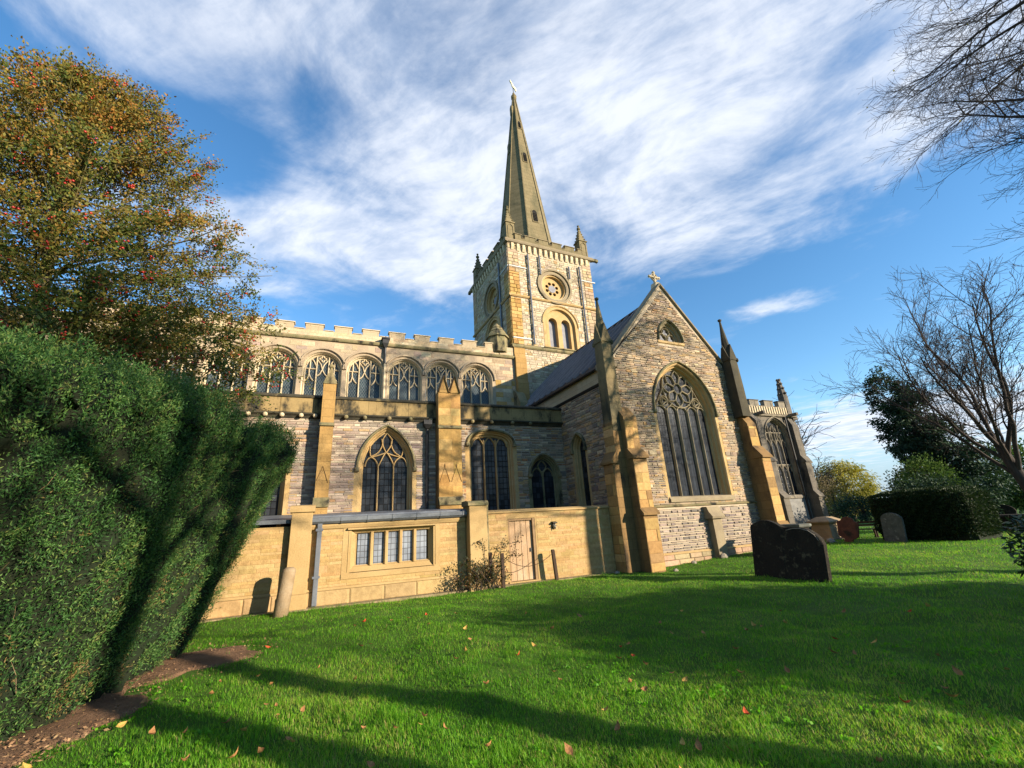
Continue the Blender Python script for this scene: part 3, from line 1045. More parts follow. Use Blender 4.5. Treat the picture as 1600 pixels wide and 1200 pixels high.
# rainwater pipe with hopper on the clerestory
b = MB()
b.stack([ngon(2.27, 22.36, z, 0.055, 8) for z in (8.3, 11.55)])
p = b.build('downpipe', 'cream_plain', church)
b = MB()
b.stack([[NV.P(2.27 + sx * r, z, 0.16 + sy * r) for sx, sy in ((-1, -1), (1, -1), (1, 1), (-1, 1))] for z, r in ((11.40, 0.07), (11.62, 0.16), (11.84, 0.16), (11.85, 0.22), (11.93, 0.22))])
b.stack([ngon(2.27, 22.36, z, 0.05, 8) for z in (11.93, 12.05)])
b.build('hopper', 'iron', p)
# dark streak of the pipe's own upper iron length
b = MB()
b.stack([ngon(2.27, 22.36, z, 0.066, 8) for z in (10.45, 11.42)])
b.build('pipe_length', 'iron', p)

# ---- aisle
W0 = Win(AI, 'pointed', -2.55, 2.0, 4.25, 0.86, 1.42, 0.28, 0.17)
W1 = Win(AI, 'pointed', 2.01, 2.35, 4.25, 0.86, 1.48, 0.28, 0.17)
W2 = Win(AI, 'tudor', 6.48, 2.2, 5.30, 0.87, 0.38, 0.28, 0.16)
W3 = Win(AI, 'pointed', 9.0, 2.2, 3.92, 0.56, 0.72, 0.24, 0.12)
outer = [(-14.0, 0.0), (10.3, 0.0), (10.3, 6.2), (-14.0, 6.2)]
aw = [W0, W1, W2, W3]
wl = wall_obj('aisle_wall', AI, outer, [w.hole() for w in aw], 'mortar')
holes = [w.out(0.32 if w is not W3 else 0.26) for w in aw]
lay('church', wl, AI, [(-4.0, 2.2), (4.0, 2.2), (4.0, 6.18), (-4.0, 6.18)], holes, (0.065, 0.125), (0.20, 0.55), 0.016, (0.012, 0.035), LIAS_AISLE, seed=11, jit=0.22)
lay('church', wl, AI, [(4.0, 2.2), (10.3, 2.2), (10.3, 6.18), (4.0, 6.18)], holes, (0.07, 0.15), (0.18, 0.46), 0.026, (0.012, 0.04), LIAS + [((0.40, 0.20, 0.10), 1.2)], seed=12, jit=0.22)
W1T = [
  [(1.21,4.35),(1.28,4.59),(1.42,4.71),(1.61,4.59),(1.71,4.35)], [(1.74,4.38),(1.84,4.62),(2.01,4.90),(2.22,4.62),(2.32,4.38)], [(2.33,4.38),(2.41,4.59),(2.61,4.71),(2.78,4.59),(2.86,4.34)],
  [(1.42,4.71),(1.70,4.79),(2.01,4.90)], [(2.01,4.90),(2.33,4.78),(2.61,4.71)], [(1.42,4.74),(1.38,4.93),(1.39,5.17)], [(1.42,4.74),(1.69,4.90),(1.85,5.21),(1.82,5.46)],
  [(2.01,4.90),(1.88,5.18),(1.87,5.46),(2.02,5.71)], [(2.02,5.71),(2.21,5.47),(2.20,5.22),(2.01,4.90)], [(2.61,4.73),(2.33,4.94),(2.20,5.25),(2.24,5.48)], [(2.61,4.73),(2.69,5.01),(2.67,5.22)]]


def smooth(pl, k=3):
    """rounds a polyline by Catmull-Rom"""
    if len(pl) < 3:
        return pl
    out = []
    P = [pl[0]] + list(pl) + [pl[-1]]
    for i in range(1, len(P) - 2):
        for j in range(k):
            t = j / k
            q = []
            for c in range(2):
                a, b_, c_, d = P[i - 1][c], P[i][c], P[i + 1][c], P[i + 2][c]
                q.append(0.5 * (2 * b_ + (c_ - a) * t + (2 * a - 5 * b_ + 4 * c_ - d) * t * t + (3 * b_ - a - 3 * c_ + d) * t ** 3))
            out.append(tuple(q))
    out.append(tuple(pl[-1]))
    return out


W1S = [smooth(p) for p in W1T]
W1.build(church, 'glass_dark', 'quoin', hood=0.08, hoodmat='mossy', surround=0.12, bars=W1S, mull=[(1.715, 4.45), (2.315, 4.45)], barw=0.055, quoins=True)
W0.build(church, 'glass_dark', 'quoin', hood=0.08, hoodmat='mossy', surround=0.12, bars=[[(u - 4.56, z) for u, z in p] for p in W1S], mull=[(-2.84, 4.45), (-2.25, 4.45)], barw=0.055, quoins=True)
bars = []
for c in (5.92, 6.48, 7.05):
    bars.append(smooth([(c - 0.27, 5.20), (c - 0.22, 5.38), (c, 5.62), (c + 0.22, 5.38), (c + 0.27, 5.20)]))
bars.append([(x, z) for x, z in arch('tudor', 6.48, 5.30, 0.85, 0.36)])
W2.build(church, 'glass_dark', 'quoin', hood=0.07, hoodmat='mossy', surround=0.12, bars=bars, mull=[(6.20, 5.5), (6.76, 5.5)], barw=0.06, quoins=True)
bars = [smooth([(8.47, 3.85), (8.52, 4.05), (8.72, 4.22), (8.93, 4.05), (8.98, 3.85)]), smooth([(9.02, 3.85), (9.07, 4.05), (9.28, 4.22), (9.48, 4.05), (9.53, 3.85)]),
        smooth([(9.0, 4.0), (9.16, 4.2), (9.2, 4.36), (9.0, 4.56), (8.8, 4.36), (8.84, 4.2), (9.0, 4.0)])]
W3.build(church, 'glass_dark', 'mossy', hood=0.08, hoodmat='mossy', surround=0.10, sur_mat='mossy', bars=bars, mull=[(9.0, 4.1)], barw=0.055, quoins=True)
# parapet over the aisle, string with carved bosses, sloping lead roof behind
b = MB()
b.box(AI, -14, 10.3, 6.36, 6.96, -0.3, 0.10)
ap = b.build('aisle_parapet', 'aisle_par', church)
u = -4.4
rr = random.Random(5)
while u < 10.2:
    L = rr.uniform(0.9, 1.35)
    q = MB()
    q.box(AI, u + 0.006, min(u + L, 10.28) - 0.006, 6.375, 6.945, 0.098, 0.098 + rr.uniform(0.008, 0.022), 0.006)
    q.build('stone', 'aisle_par', ap)
    u += L
b = MB()
b.prof(AI, [(-0.35, 6.96), (0.17, 6.96), (0.18, 7.02), (0.08, 7.10), (-0.35, 7.13)], -14, 10.32)
b.build('coping', 'black_coping', ap)
b = MB()
b.prof(AI, [(0.0, 6.14), (0.05, 6.16), (0.10, 6.24), (0.20, 6.30), (0.20, 6.35), (0.0, 6.36)], -14, 10.3)
st = b.build('cornice', 'black_coping', church)
for u in (-3.5, -2.95, -2.4, -1.85, -1.2, -0.72, 0.4, 1.1, 2.05, 2.9, 3.75, 5.6, 6.5, 7.5, 8.4):
    q = MB()
    c = AI.P(u, 6.24, 0.16)
    q.stack([[AI.P(u + r * math.cos(t), 6.24 + r * math.sin(t), d) for t in [2 * math.pi * k / 8 for k in range(8)]] for d, r in ((0.08, 0.05), (0.17, 0.085), (0.24, 0.075), (0.27, 0.03))])
    q.build('carved_boss', 'cream_plain' if u < 0 else 'mossy', st)
b = MB()
b.prof(AI, [(-0.3, 6.75), (-4.75, 8.25), (-4.75, 8.1), (-0.3, 6.5)], -14, 10.3)
b.build('aisle_roof', 'lead', church)
# rainwater pipe beside the buttress
b = MB()
b.stack([ngon(3.61, 17.66, z, 0.06, 8) for z in (2.3, 6.2)])
b.stack([[AI.P(3.61 + sx * r, z, 0.17 + sy * r) for sx, sy in ((-1, -1), (1, -1), (1, 1), (-1, 1))] for z, r in ((5.85, 0.07), (6.02, 0.17), (6.2, 0.17))])
b.build('downpipe', 'iron', church)


def gablet(b, fr, u0, u1, z0, zt, d0, d1):
    """little stone gable capping a shaft"""
    b.prism(fr, [(u0 - 0.03, z0), (u1 + 0.03, z0), ((u0 + u1) / 2, zt)], d0, d1 + 0.03)


# aisle buttress beside the first window
fr = AI
b = MB()
b.prof(fr, [(0.0, 0.0), (0.75, 0.0), (0.75, 2.85), (0.60, 3.12), (0.60, 5.80), (0.55, 5.90), (0.55, 7.45), (0.0, 7.45)], -0.50, -0.04)
bt = b.build('buttress', 'gold', church)
b = MB()
gablet(b, fr, -0.50, -0.04, 7.45, 8.10, 0.1, 0.55)
b.build('gablet', 'mossy', bt)
b = MB()
c = fr.P(-0.27, 0, 0.45)
b.stack([ngon(c.x, c.y, z, r, 6) for z, r in ((7.95, 0.07), (8.12, 0.05), (8.17, 0.11), (8.26, 0.09), (8.32, 0.02))])
b.build('finial', 'mossy', bt)
b = MB()
b.prof(fr, [(0.5, 5.74), (0.68, 5.76), (0.68, 5.80), (0.58, 5.90), (0.5, 5.90)], -0.53, -0.01)
b.build('weathering', 'mossy', bt)
b = MB()
b.bar(fr, [(-0.47, 3.75), (-0.29, 4.25), (-0.09, 3.65)], 0.03, 0.55, 0.625)
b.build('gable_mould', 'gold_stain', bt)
b = MB()
b.prof(fr, [(0.5, 2.80), (0.83, 2.80), (0.83, 2.88), (0.62, 3.14), (0.5, 3.14)], -0.53, -0.01)
b.build('weathering', 'mossy', bt)
# the broad double buttress
b = MB()
b.prof(fr, [(0.0, 0.0), (0.80, 0.0), (0.80, 2.75), (0.66, 3.0), (0.66, 5.80), (0.60, 5.90), (0.60, 7.35), (0.0, 7.35)], 3.98, 4.94)
bt = b.build('buttress', 'gold', church)
for a, e in ((3.98, 4.46), (4.46, 4.94)):
    b = MB()
    gablet(b, fr, a + 0.02, e - 0.02, 7.35, 8.05, 0.1, 0.60)
    b.build('gablet', 'gold', bt)
    b = MB()
    b.bar(fr, [(a + 0.02, 7.36), ((a + e) / 2, 8.10), (e - 0.02, 7.36)], 0.09, 0.3, 0.70)
    b.bar(fr, [(a + 0.03, 3.60), ((a + e) / 2, 4.20), (e - 0.03, 3.60)], 0.03, 0.62, 0.685)
    c = fr.P((a + e) / 2, 0, 0.66)
    b.stack([ngon(c.x, c.y, z, r, 6) for z, r in ((4.18, 0.015), (4.22, 0.04), (4.28, 0.035), (4.33, 0.01))])
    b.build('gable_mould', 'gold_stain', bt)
b = MB()
b.prof(fr, [(0.5, 5.76), (0.73, 5.78), (0.73, 5.82), (0.63, 5.92), (0.5, 5.92)], 3.95, 4.97)
b.build('weathering', 'mossy', bt)
b = MB()
b.prof(fr, [(0.5, 2.70), (0.88, 2.70), (0.88, 2.80), (0.68, 3.02), (0.5, 3.02)], 3.95, 4.97)
b.build('weathering', 'mossy', bt)
lay('church', bt, AI, [(3.99, 3.05), (4.93, 3.05), (4.93, 5.74), (3.99, 5.74)], [], (0.36, 0.5), (0.4, 0.62), 0.010, (0.002, 0.006), GOLDQ, dbase=0.66, seed=21, jit=0.10)
lay('church', bt, AI, [(3.99, 5.95), (4.93, 5.95), (4.93, 7.3), (3.99, 7.3)], [], (0.3, 0.4), (0.35, 0.55), 0.010, (0.002, 0.006), GOLDQ, dbase=0.60, seed=22, jit=0.10)

# ---- transept
TWID = 7.4
GW = Win(TS, 'pointed', 3.86, 2.50, 6.05, 1.52, 2.05, 0.40, 0.20)
GS = Win(TS, 'pointed', 3.74, 9.42, 9.42, 0.52, 0.82, 0.28, 0.16)
APU, APZ = 3.68, 12.32
KL, KR = 7.95, 7.80
outer = [(0.0, -0.1), (TWID, -0.1), (TWID, KR), (APU, APZ), (0.0, KL)]
gs_hole = [(GS.cx - GS.a - 0.16, 9.36)] + arch('pointed', GS.cx, 9.42, GS.a + 0.16, GS.h + 0.16) + [(GS.cx + GS.a + 0.16, 9.36)]
tw = wall_obj('transept_wall', TS, outer, [GW.hole(), gs_hole], 'mortar_pale', 0.6)
st_in = [(0.0, 2.2), (TWID - 0.02, 2.2), (TWID - 0.02, KR - 0.05), (APU, APZ - 0.25), (0.0, KL - 0.05)]
lay('church', tw, TS, st_in, [GW.out(0.34), [(GS.cx - 0.78, 9.22)] + arch('pointed', GS.cx, 9.42, GS.a + 0.27, GS.h + 0.27) + [(GS.cx + 0.78, 9.22)]], (0.05, 0.125), (0.14, 0.44), 0.020, (0.012, 0.045), LIAS, seed=31, jit=0.19)
lay('church', tw, TS, [(0.4, 0.46), (TWID - 0.02, 0.46), (TWID - 0.02, 2.04), (0.4, 2.04)], [], (0.06, 0.15), (0.14, 0.45), 0.028, (0.016, 0.05), [((0.31, 0.25, 0.205), 3), ((0.25, 0.205, 0.18), 3), ((0.37, 0.30, 0.24), 2), ((0.20, 0.165, 0.15), 1.8)], seed=32, jit=0.2)
lay('church', tw, TS, [(0.4, 0.0), (TWID - 0.02, 0.0), (TWID - 0.02, 0.40), (0.4, 0.40)], [], (0.18, 0.22), (0.4, 0.9), 0.012, (0.05, 0.07), [((0.45, 0.30, 0.20), 2), ((0.42, 0.31, 0.19), 2)], seed=33)
b = MB()
b.prof(TS, [(0.0, 2.09), (0.07, 2.11), (0.09, 2.15), (0.0, 2.20)], 0.3, TWID + 0.1)
b.build('string_course', 'mossy', church)
b = MB()
b.prof(TS, [(0.0, 0.40), (0.085, 0.40), (0.085, 0.42), (0.0, 0.47)], 0.3, TWID)
b.build('plinth_cap', 'quoin', church)
# great window tracery
rc, rz, rr_ = 3.97, 7.22, 0.90
bars = [[(rc + rr_ * math.cos(t), rz + rr_ * math.sin(t)) for t in [2 * math.pi * k / 32 for k in range(33)]],
        [(rc + 0.24 * math.cos(t), rz + 0.24 * math.sin(t)) for t in [2 * math.pi * k / 16 for k in range(17)]]]
for k in range(8):
    t0 = math.pi / 2 + k * math.pi / 4
    for sg in (-1, 1):
        bars.append(smooth([(rc + r * math.cos(t0 + sg * a), rz + r * math.sin(t0 + sg * a)) for r, a in ((0.23, 0.33), (0.40, 0.36), (0.60, 0.36), (0.72, 0.20), (0.85, 0.0))], 2))
gm = [3.08, 3.67, 4.29, 4.88]
edges = [2.36] + gm + [5.38]
for a, e in zip(edges[:-1], edges[1:]):
    c = (a + e) / 2
    h = (e - a) / 2
    bars.append([(c - h * math.cos(t), 6.02 + 0.36 * math.sin(t) ** 0.9) for t in [math.pi * k / 10 for k in range(11)]])
for c, z, r in ((3.02, 6.60, 0.22), (4.93, 6.60, 0.22)):
    bars.append([(c + r * math.cos(t), z + r * math.sin(t)) for t in [2 * math.pi * k / 16 for k in range(17)]])
    bars.append([(c + r * 0.55 * math.cos(t) * (1 + 0.3 * math.cos(3 * t)), z + r * 0.55 * math.sin(t) * (1 + 0.3 * math.cos(3 * t))) for t in [2 * math.pi * k / 16 for k in range(17)]])
bars += [smooth([(2.55, 6.40), (2.85, 6.85), (3.10, 7.25), (3.16, 7.6)]), smooth([(5.30, 6.40), (5.05, 6.85), (4.86, 7.25), (4.78, 7.6)]), [(3.3, 6.35), (3.5, 6.52)], [(4.62, 6.35), (4.42, 6.52)], [(3.97, 6.3), (3.97, 6.4)]]
g = GW.build(church, 'glass_gw', 'trac', hood=0.10, hoodmat='mossy', surround=0.14, bars=bars, mull=[(u, 6.25) for u in gm], barw=0.058, quoins=True, sill=0.22, sillmat='tower_dress')
# gable light: three trefoil eyes
w = MB()
w.ring(TS, [([(GS.cx - a, 9.40)] + arch('pointed', GS.cx, 9.42, a, GS.h + (a - GS.a)) + [(GS.cx + a, 9.40)], d) for a, d in ((0.68, 0.012), (0.62, -0.05), (0.60, -0.14), (0.53, -0.16), (0.52, -0.30))])
gs = w.build('window', 'trac', church)
w = MB()
w.face_holes(TS, [(GS.cx - 0.53, 9.40)] + arch('pointed', GS.cx, 9.42, 0.53, 0.83) + [(GS.cx + 0.53, 9.40)], [], -0.28)
w.build('glass', 'dark', gs)
w = MB()
for c, z in ((3.74, 9.93), (3.48, 9.62), (4.00, 9.62)):
    w = MB()
    w.bar(TS, [(c + 0.225 * math.cos(t), z + 0.225 * math.sin(t)) for t in [2 * math.pi * k / 16 for k in range(17)]], 0.06, -0.29, -0.18)
    w.build('tracery', 'trac', gs)
for c, z in ((3.74, 9.93), (3.48, 9.62), (4.00, 9.62)):
    q = MB()
    q.prism(TS, [(c + 0.13 * math.cos(t) * (1 + 0.45 * math.cos(3 * (t - R(90)))), z + 0.13 * math.sin(t) * (1 + 0.45 * math.cos(3 * (t - R(90))))) for t in [2 * math.pi * k / 18 for k in range(18)]], -0.275, -0.262)
    q.build('lit_pane', 'louvre', gs)  # pale grey trefoils set over the dark glass
w = MB()
w.bar(TS, arch('pointed', GS.cx, 9.42, 0.74, 1.06), 0.10, 0.0, 0.12)
w.build('hood_mould', 'mossy', gs)
w = MB()
w.prof(TS, [(-0.25, 9.44), (0.06, 9.36), (0.06, 9.26), (0.0, 9.22)], GS.cx - 0.80, GS.cx + 0.80)
w.build('sill', 'quoin', gs)
# west wall of the transept
TL = Win(CW, 'pointed', -2.80, 2.0, 4.85, 0.36, 0.55, 0.30, 0.10)
outer = [(-8.8, 0.0), (0.0, 0.0), (0.0, 7.95), (-8.8, 7.95)]
tww = wall_obj('transept_side_wall', CW, outer, [TL.hole()], 'mortar')
lay('church', tww, CW, [(-4.3, 2.2), (-0.02, 2.2), (-0.02, 7.16), (-4.3, 7.16)], [TL.out(0.24)], (0.07, 0.15), (0.2, 0.5), 0.022, (0.012, 0.04), LIAS, seed=41, jit=0.22)
TL.build(church, 'glass_dark', 'quoin', hood=0.07, hoodmat='mossy', surround=0.09, quoins=True)
b = MB()
b.prof(CW, [(0.0, 7.17), (0.07, 7.19), (0.12, 7.27), (0.0, 7.30)], -8.8, 0.1)
b.build('string_course', 'iron', church)
b = MB()
b.box(CW, -8.8, 0.05, 7.30, 7.86, 0.0, 0.04)
ab = b.build('eaves_band', 'cream', church)
# east wall, plain, seen from no nearer than the grass
TE = Fr(tuple(TS.P(TWID, 0)[:2]), 2.3 + 90)
b = MB()
b.box(TE, 0.0, 8.8, 0.0, 7.80, -0.5, 0.0)
b.build('transept_side_wall', 'gold', church)
# roof of sheet metal with rolls
RIDGE = 11.80
def slope(u0, z0, d_out, label):
    b = MB()
    for sgn, (ue, ze) in ((-1, (u0, z0)),):
        a = [TS.P(ue, ze, 0.0), TS.P(APU, RIDGE, 0.0), TS.P(APU, RIDGE, -8.95), TS.P(ue, ze, -8.95)]
        lo = [p + Vector((0, 0, -0.10)) for p in a]
        b.hexa(lo, a)
    r = b.build('roof', 'sheet', church)
    k = 0
    d = -0.35
    while d > -8.8:
        q = MB()
        A, B = TS.P(ue, ze, d), TS.P(APU, RIDGE, d)
        up = Vector((-0.07 if u0 < 1 else 0.07, 0, 0.10))
        s = TS.n * 0.034
        q.hexa([A - s, A + s, B + s, B - s], [A - s * 0.7 + up, A + s * 0.7 + up, B + s * 0.7 + up, B - s * 0.7 + up])
        q.build('roof_roll', 'roll', r)
        d -= 0.64
    return r
rf = slope(-0.22, 7.93, 0, 'w')
slope(TWID + 0.22, 7.78, 0, 'e')
b = MB()
A = [TS.P(APU, RIDGE + 0.06, 0.0), TS.P(APU, RIDGE + 0.06, -8.9)]
for p0, p1 in ((A[0], A[1]),):
    b.stack([[p0 + Vector((0.09 * math.cos(t), 0, 0.09 * math.sin(t))) for t in [2 * math.pi * k / 8 for k in range(8)]], [p1 + Vector((0.09 * math.cos(t), 0, 0.09 * math.sin(t))) for t in [2 * math.pi * k / 8 for k in range(8)]]])
b.build('ridge_roll', 'sheet', church)
b = MB()
b.box(CW, -8.8, 0.0, 7.86, 7.96, 0.04, 0.26)
b.build('gutter', 'iron', church)
# gable coping, kneelers, cross
b = MB()
for (u0, z0), (u1, z1) in (((-0.18, KL - 0.02), (APU, APZ + 0.06)), ((TWID + 0.18, KR - 0.02), (APU, APZ + 0.06))):
    b.bar(TS, [(u0, z0), (u1, z1)], 0.17, -0.30, 0.10, 0.3)
b.box(TS, -0.30, 0.34, KL - 0.22, KL + 0.02, -0.5, 0.17, 0.03)
b.box(TS, TWID - 0.34, TWID + 0.30, KR - 0.22, KR + 0.02, -0.5, 0.17, 0.03)
b.build('gable_coping', 'tower_dress', church)
b = MB()
b.prism(TS, [(APU - 0.20, 12.20), (APU + 0.20, 12.20), (APU + 0.12, 12.55), (APU - 0.12, 12.55)], -0.36, -0.04)
b.box(TS, APU - 0.045, APU + 0.045, 12.55, 13.14, -0.25, -0.15, 0.01)
b.box(TS, APU - 0.29, APU + 0.29, 12.86, 12.95, -0.25, -0.15, 0.01)
for u, z in ((APU - 0.29, 12.905), (APU + 0.29, 12.905), (APU, 13.16)):
    c = TS.P(u, z, -0.2)
    b.stack([[TS.P(u + r * math.cos(t), z + r * math.sin(t), d) for t in [2 * math.pi * k / 6 for k in range(6)]] for d, r in ((-0.26, 0.05), (-0.2, 0.10), (-0.14, 0.05))])
b.bar(TS, [(APU + 0.19 * math.cos(t), 12.905 + 0.19 * math.sin(t)) for t in [2 * math.pi * k / 16 for k in range(17)]], 0.05, -0.23, -0.17)
b.build('gable_cross', 'cream_plain', church)
# angle buttresses at the south-west corner, south-facing one with a pinnacle
def stage_buttress(fr, u0, u1, stages, mat, name='buttress'):
    """stages: [(z_top_of_stage, projection, widen)] from the ground up; sloped offsets between"""
    pr = [(0.0, -0.1)]
    z0 = -0.1
    for i, (zt, pj, sl) in enumerate(stages):
        pr.append((pj, z0))
        pr.append((pj, zt))
        z0 = zt + sl
    pr.append((stages[-1][1] * 0.25, z0))
    pr.append((0.0, z0))
    b = MB()
    b.prof(fr, pr, u0, u1)
    body = 'gold_stain' if mat == 'gold' else mat  # sides darker than the laid front stones: dirt and shade in one colour
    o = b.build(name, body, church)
    for i, (zt, pj, sl) in enumerate(stages[:-1]):
        nx = stages[i + 1][1]
        q = MB()
        q.prof(fr, [(nx - 0.02, zt - 0.10), (pj + 0.10, zt - 0.10), (pj + 0.10, zt - 0.02), (nx + 0.03, zt + sl + 0.05), (nx - 0.02, zt + sl + 0.05)], u0 - 0.05, u1 + 0.05)
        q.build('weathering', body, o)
    for i, (zt, pj, sl) in enumerate(stages):
        zb = 0.0 if i == 0 else stages[i - 1][0] + stages[i - 1][2] + 0.06
        if mat == 'gold':
            lay('church', o, fr, [(u0 + 0.01, zb), (u1 - 0.01, zb), (u1 - 0.01, zt - 0.11), (u0 + 0.01, zt - 0.11)], [], (0.24, 0.42), (0.28, 0.6), 0.014, (0.002, 0.020), BUTT, dbase=pj, seed=int(zt * 10 + u0 * 7), jit=0.22)
    return o


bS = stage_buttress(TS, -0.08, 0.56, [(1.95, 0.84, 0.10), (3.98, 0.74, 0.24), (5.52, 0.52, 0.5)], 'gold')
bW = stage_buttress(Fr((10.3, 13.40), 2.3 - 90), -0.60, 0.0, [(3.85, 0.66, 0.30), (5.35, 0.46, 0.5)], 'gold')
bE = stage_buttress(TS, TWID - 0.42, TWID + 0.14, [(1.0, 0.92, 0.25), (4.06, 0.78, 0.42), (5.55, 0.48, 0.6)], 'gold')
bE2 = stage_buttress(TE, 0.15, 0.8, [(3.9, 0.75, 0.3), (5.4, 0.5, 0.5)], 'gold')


def pinnacle(fr, cu, cd, w, z0, zs, zg, zt, mat, slim=0.0):
    """square shaft, four gablets and a tapering spirelet with a finial"""
    h = w / 2
    b = MB()
    c = fr.P(cu, 0, cd)
    sq = lambda z, r: [fr.P(cu + sx * r, z, cd + sy * r) for sx, sy in ((-1, -1), (1, -1), (1, 1), (-1, 1))]
    b.stack([sq(z0, h), sq((z0 + zs) / 2, h * 0.97), sq(zs, h * 0.9)])
    o = b.build('pinnacle', mat, church)
    b = MB()
    for sg, (a0, a1) in ((1, (0, 1)), (-1, (0, 1))):
        b.prism(fr, [(cu - h * 0.97, zs - 0.04), (cu + h * 0.97, zs - 0.04), (cu, zg)], cd + sg * h * 0.55, cd + sg * h * 1.03)
    f2 = Fr(tuple(c[:2]), math.degrees(fr.ang) - 90)
    for sg in (1, -1):
        b.prism(f2, [(-h * 0.97, zs - 0.04), (h * 0.97, zs - 0.04), (0, zg)], sg * h * 0.55, sg * h * 1.03)
    for sx in (-1, 1):
        for sy in (-1, 1):
            q = fr.P(cu + sx * h * 0.98, 0, cd + sy * h * 0.98)
            b.stack([ngon(q.x, q.y, z, r, 6) for z, r in ((zs - 0.14, 0.02), (zs - 0.06, 0.06), (zs + 0.03, 0.05), (zs + 0.07, 0.01))])
    b.build('gablet', mat, o)
    b = MB()
    r0 = h * 1.05
    b.stack([[Vector(p) for p in ngon(c.x, c.y, z, r, 8, R(22.5) + fr.ang)] for z, r in ((zs, r0), (zs + 0.8 * (zt - zs), r0 * 0.25), (zt - 0.14, 0.045), (zt - 0.12, 0.085), (zt - 0.05, 0.095), (zt, 0.03))])
    b.build('spirelet', mat, o)
    return o


pinnacle(TS, -0.18, 0.03, 0.56, 5.0, 8.80, 9.62, 10.95, 'pinnacle')
pinnacle(TS, 7.05, 0.26, 0.52, 5.9, 8.70, 9.48, 10.92, 'pinn_dark')
# little stepped stone under the great window
b = MB()
b.prof(TS, [(0.0, 1.58), (0.42, 1.58), (0.45, 1.66), (0.30, 1.84), (0.22, 2.04), (0.0, 2.05)], 3.72, 4.42)
b.prof(TS, [(0.0, -0.05), (0.30, -0.05), (0.30, 1.58), (0.0, 1.58)], 3.86, 4.34)
b.build('wall_pier', 'tower_dress', church)

# ---- tower
TWW_W = 6.7
BF = Win(TW, 'round', 3.62, 12.72, 14.35, 1.02, 1.08, 0.16, 0.12)
RO = (3.44, 17.28)
def circ(cx, cz, r, n=28):
    return [(cx + r * math.cos(2 * math.pi * k / n), cz + r * math.sin(2 * math.pi * k / n)) for k in range(n)]


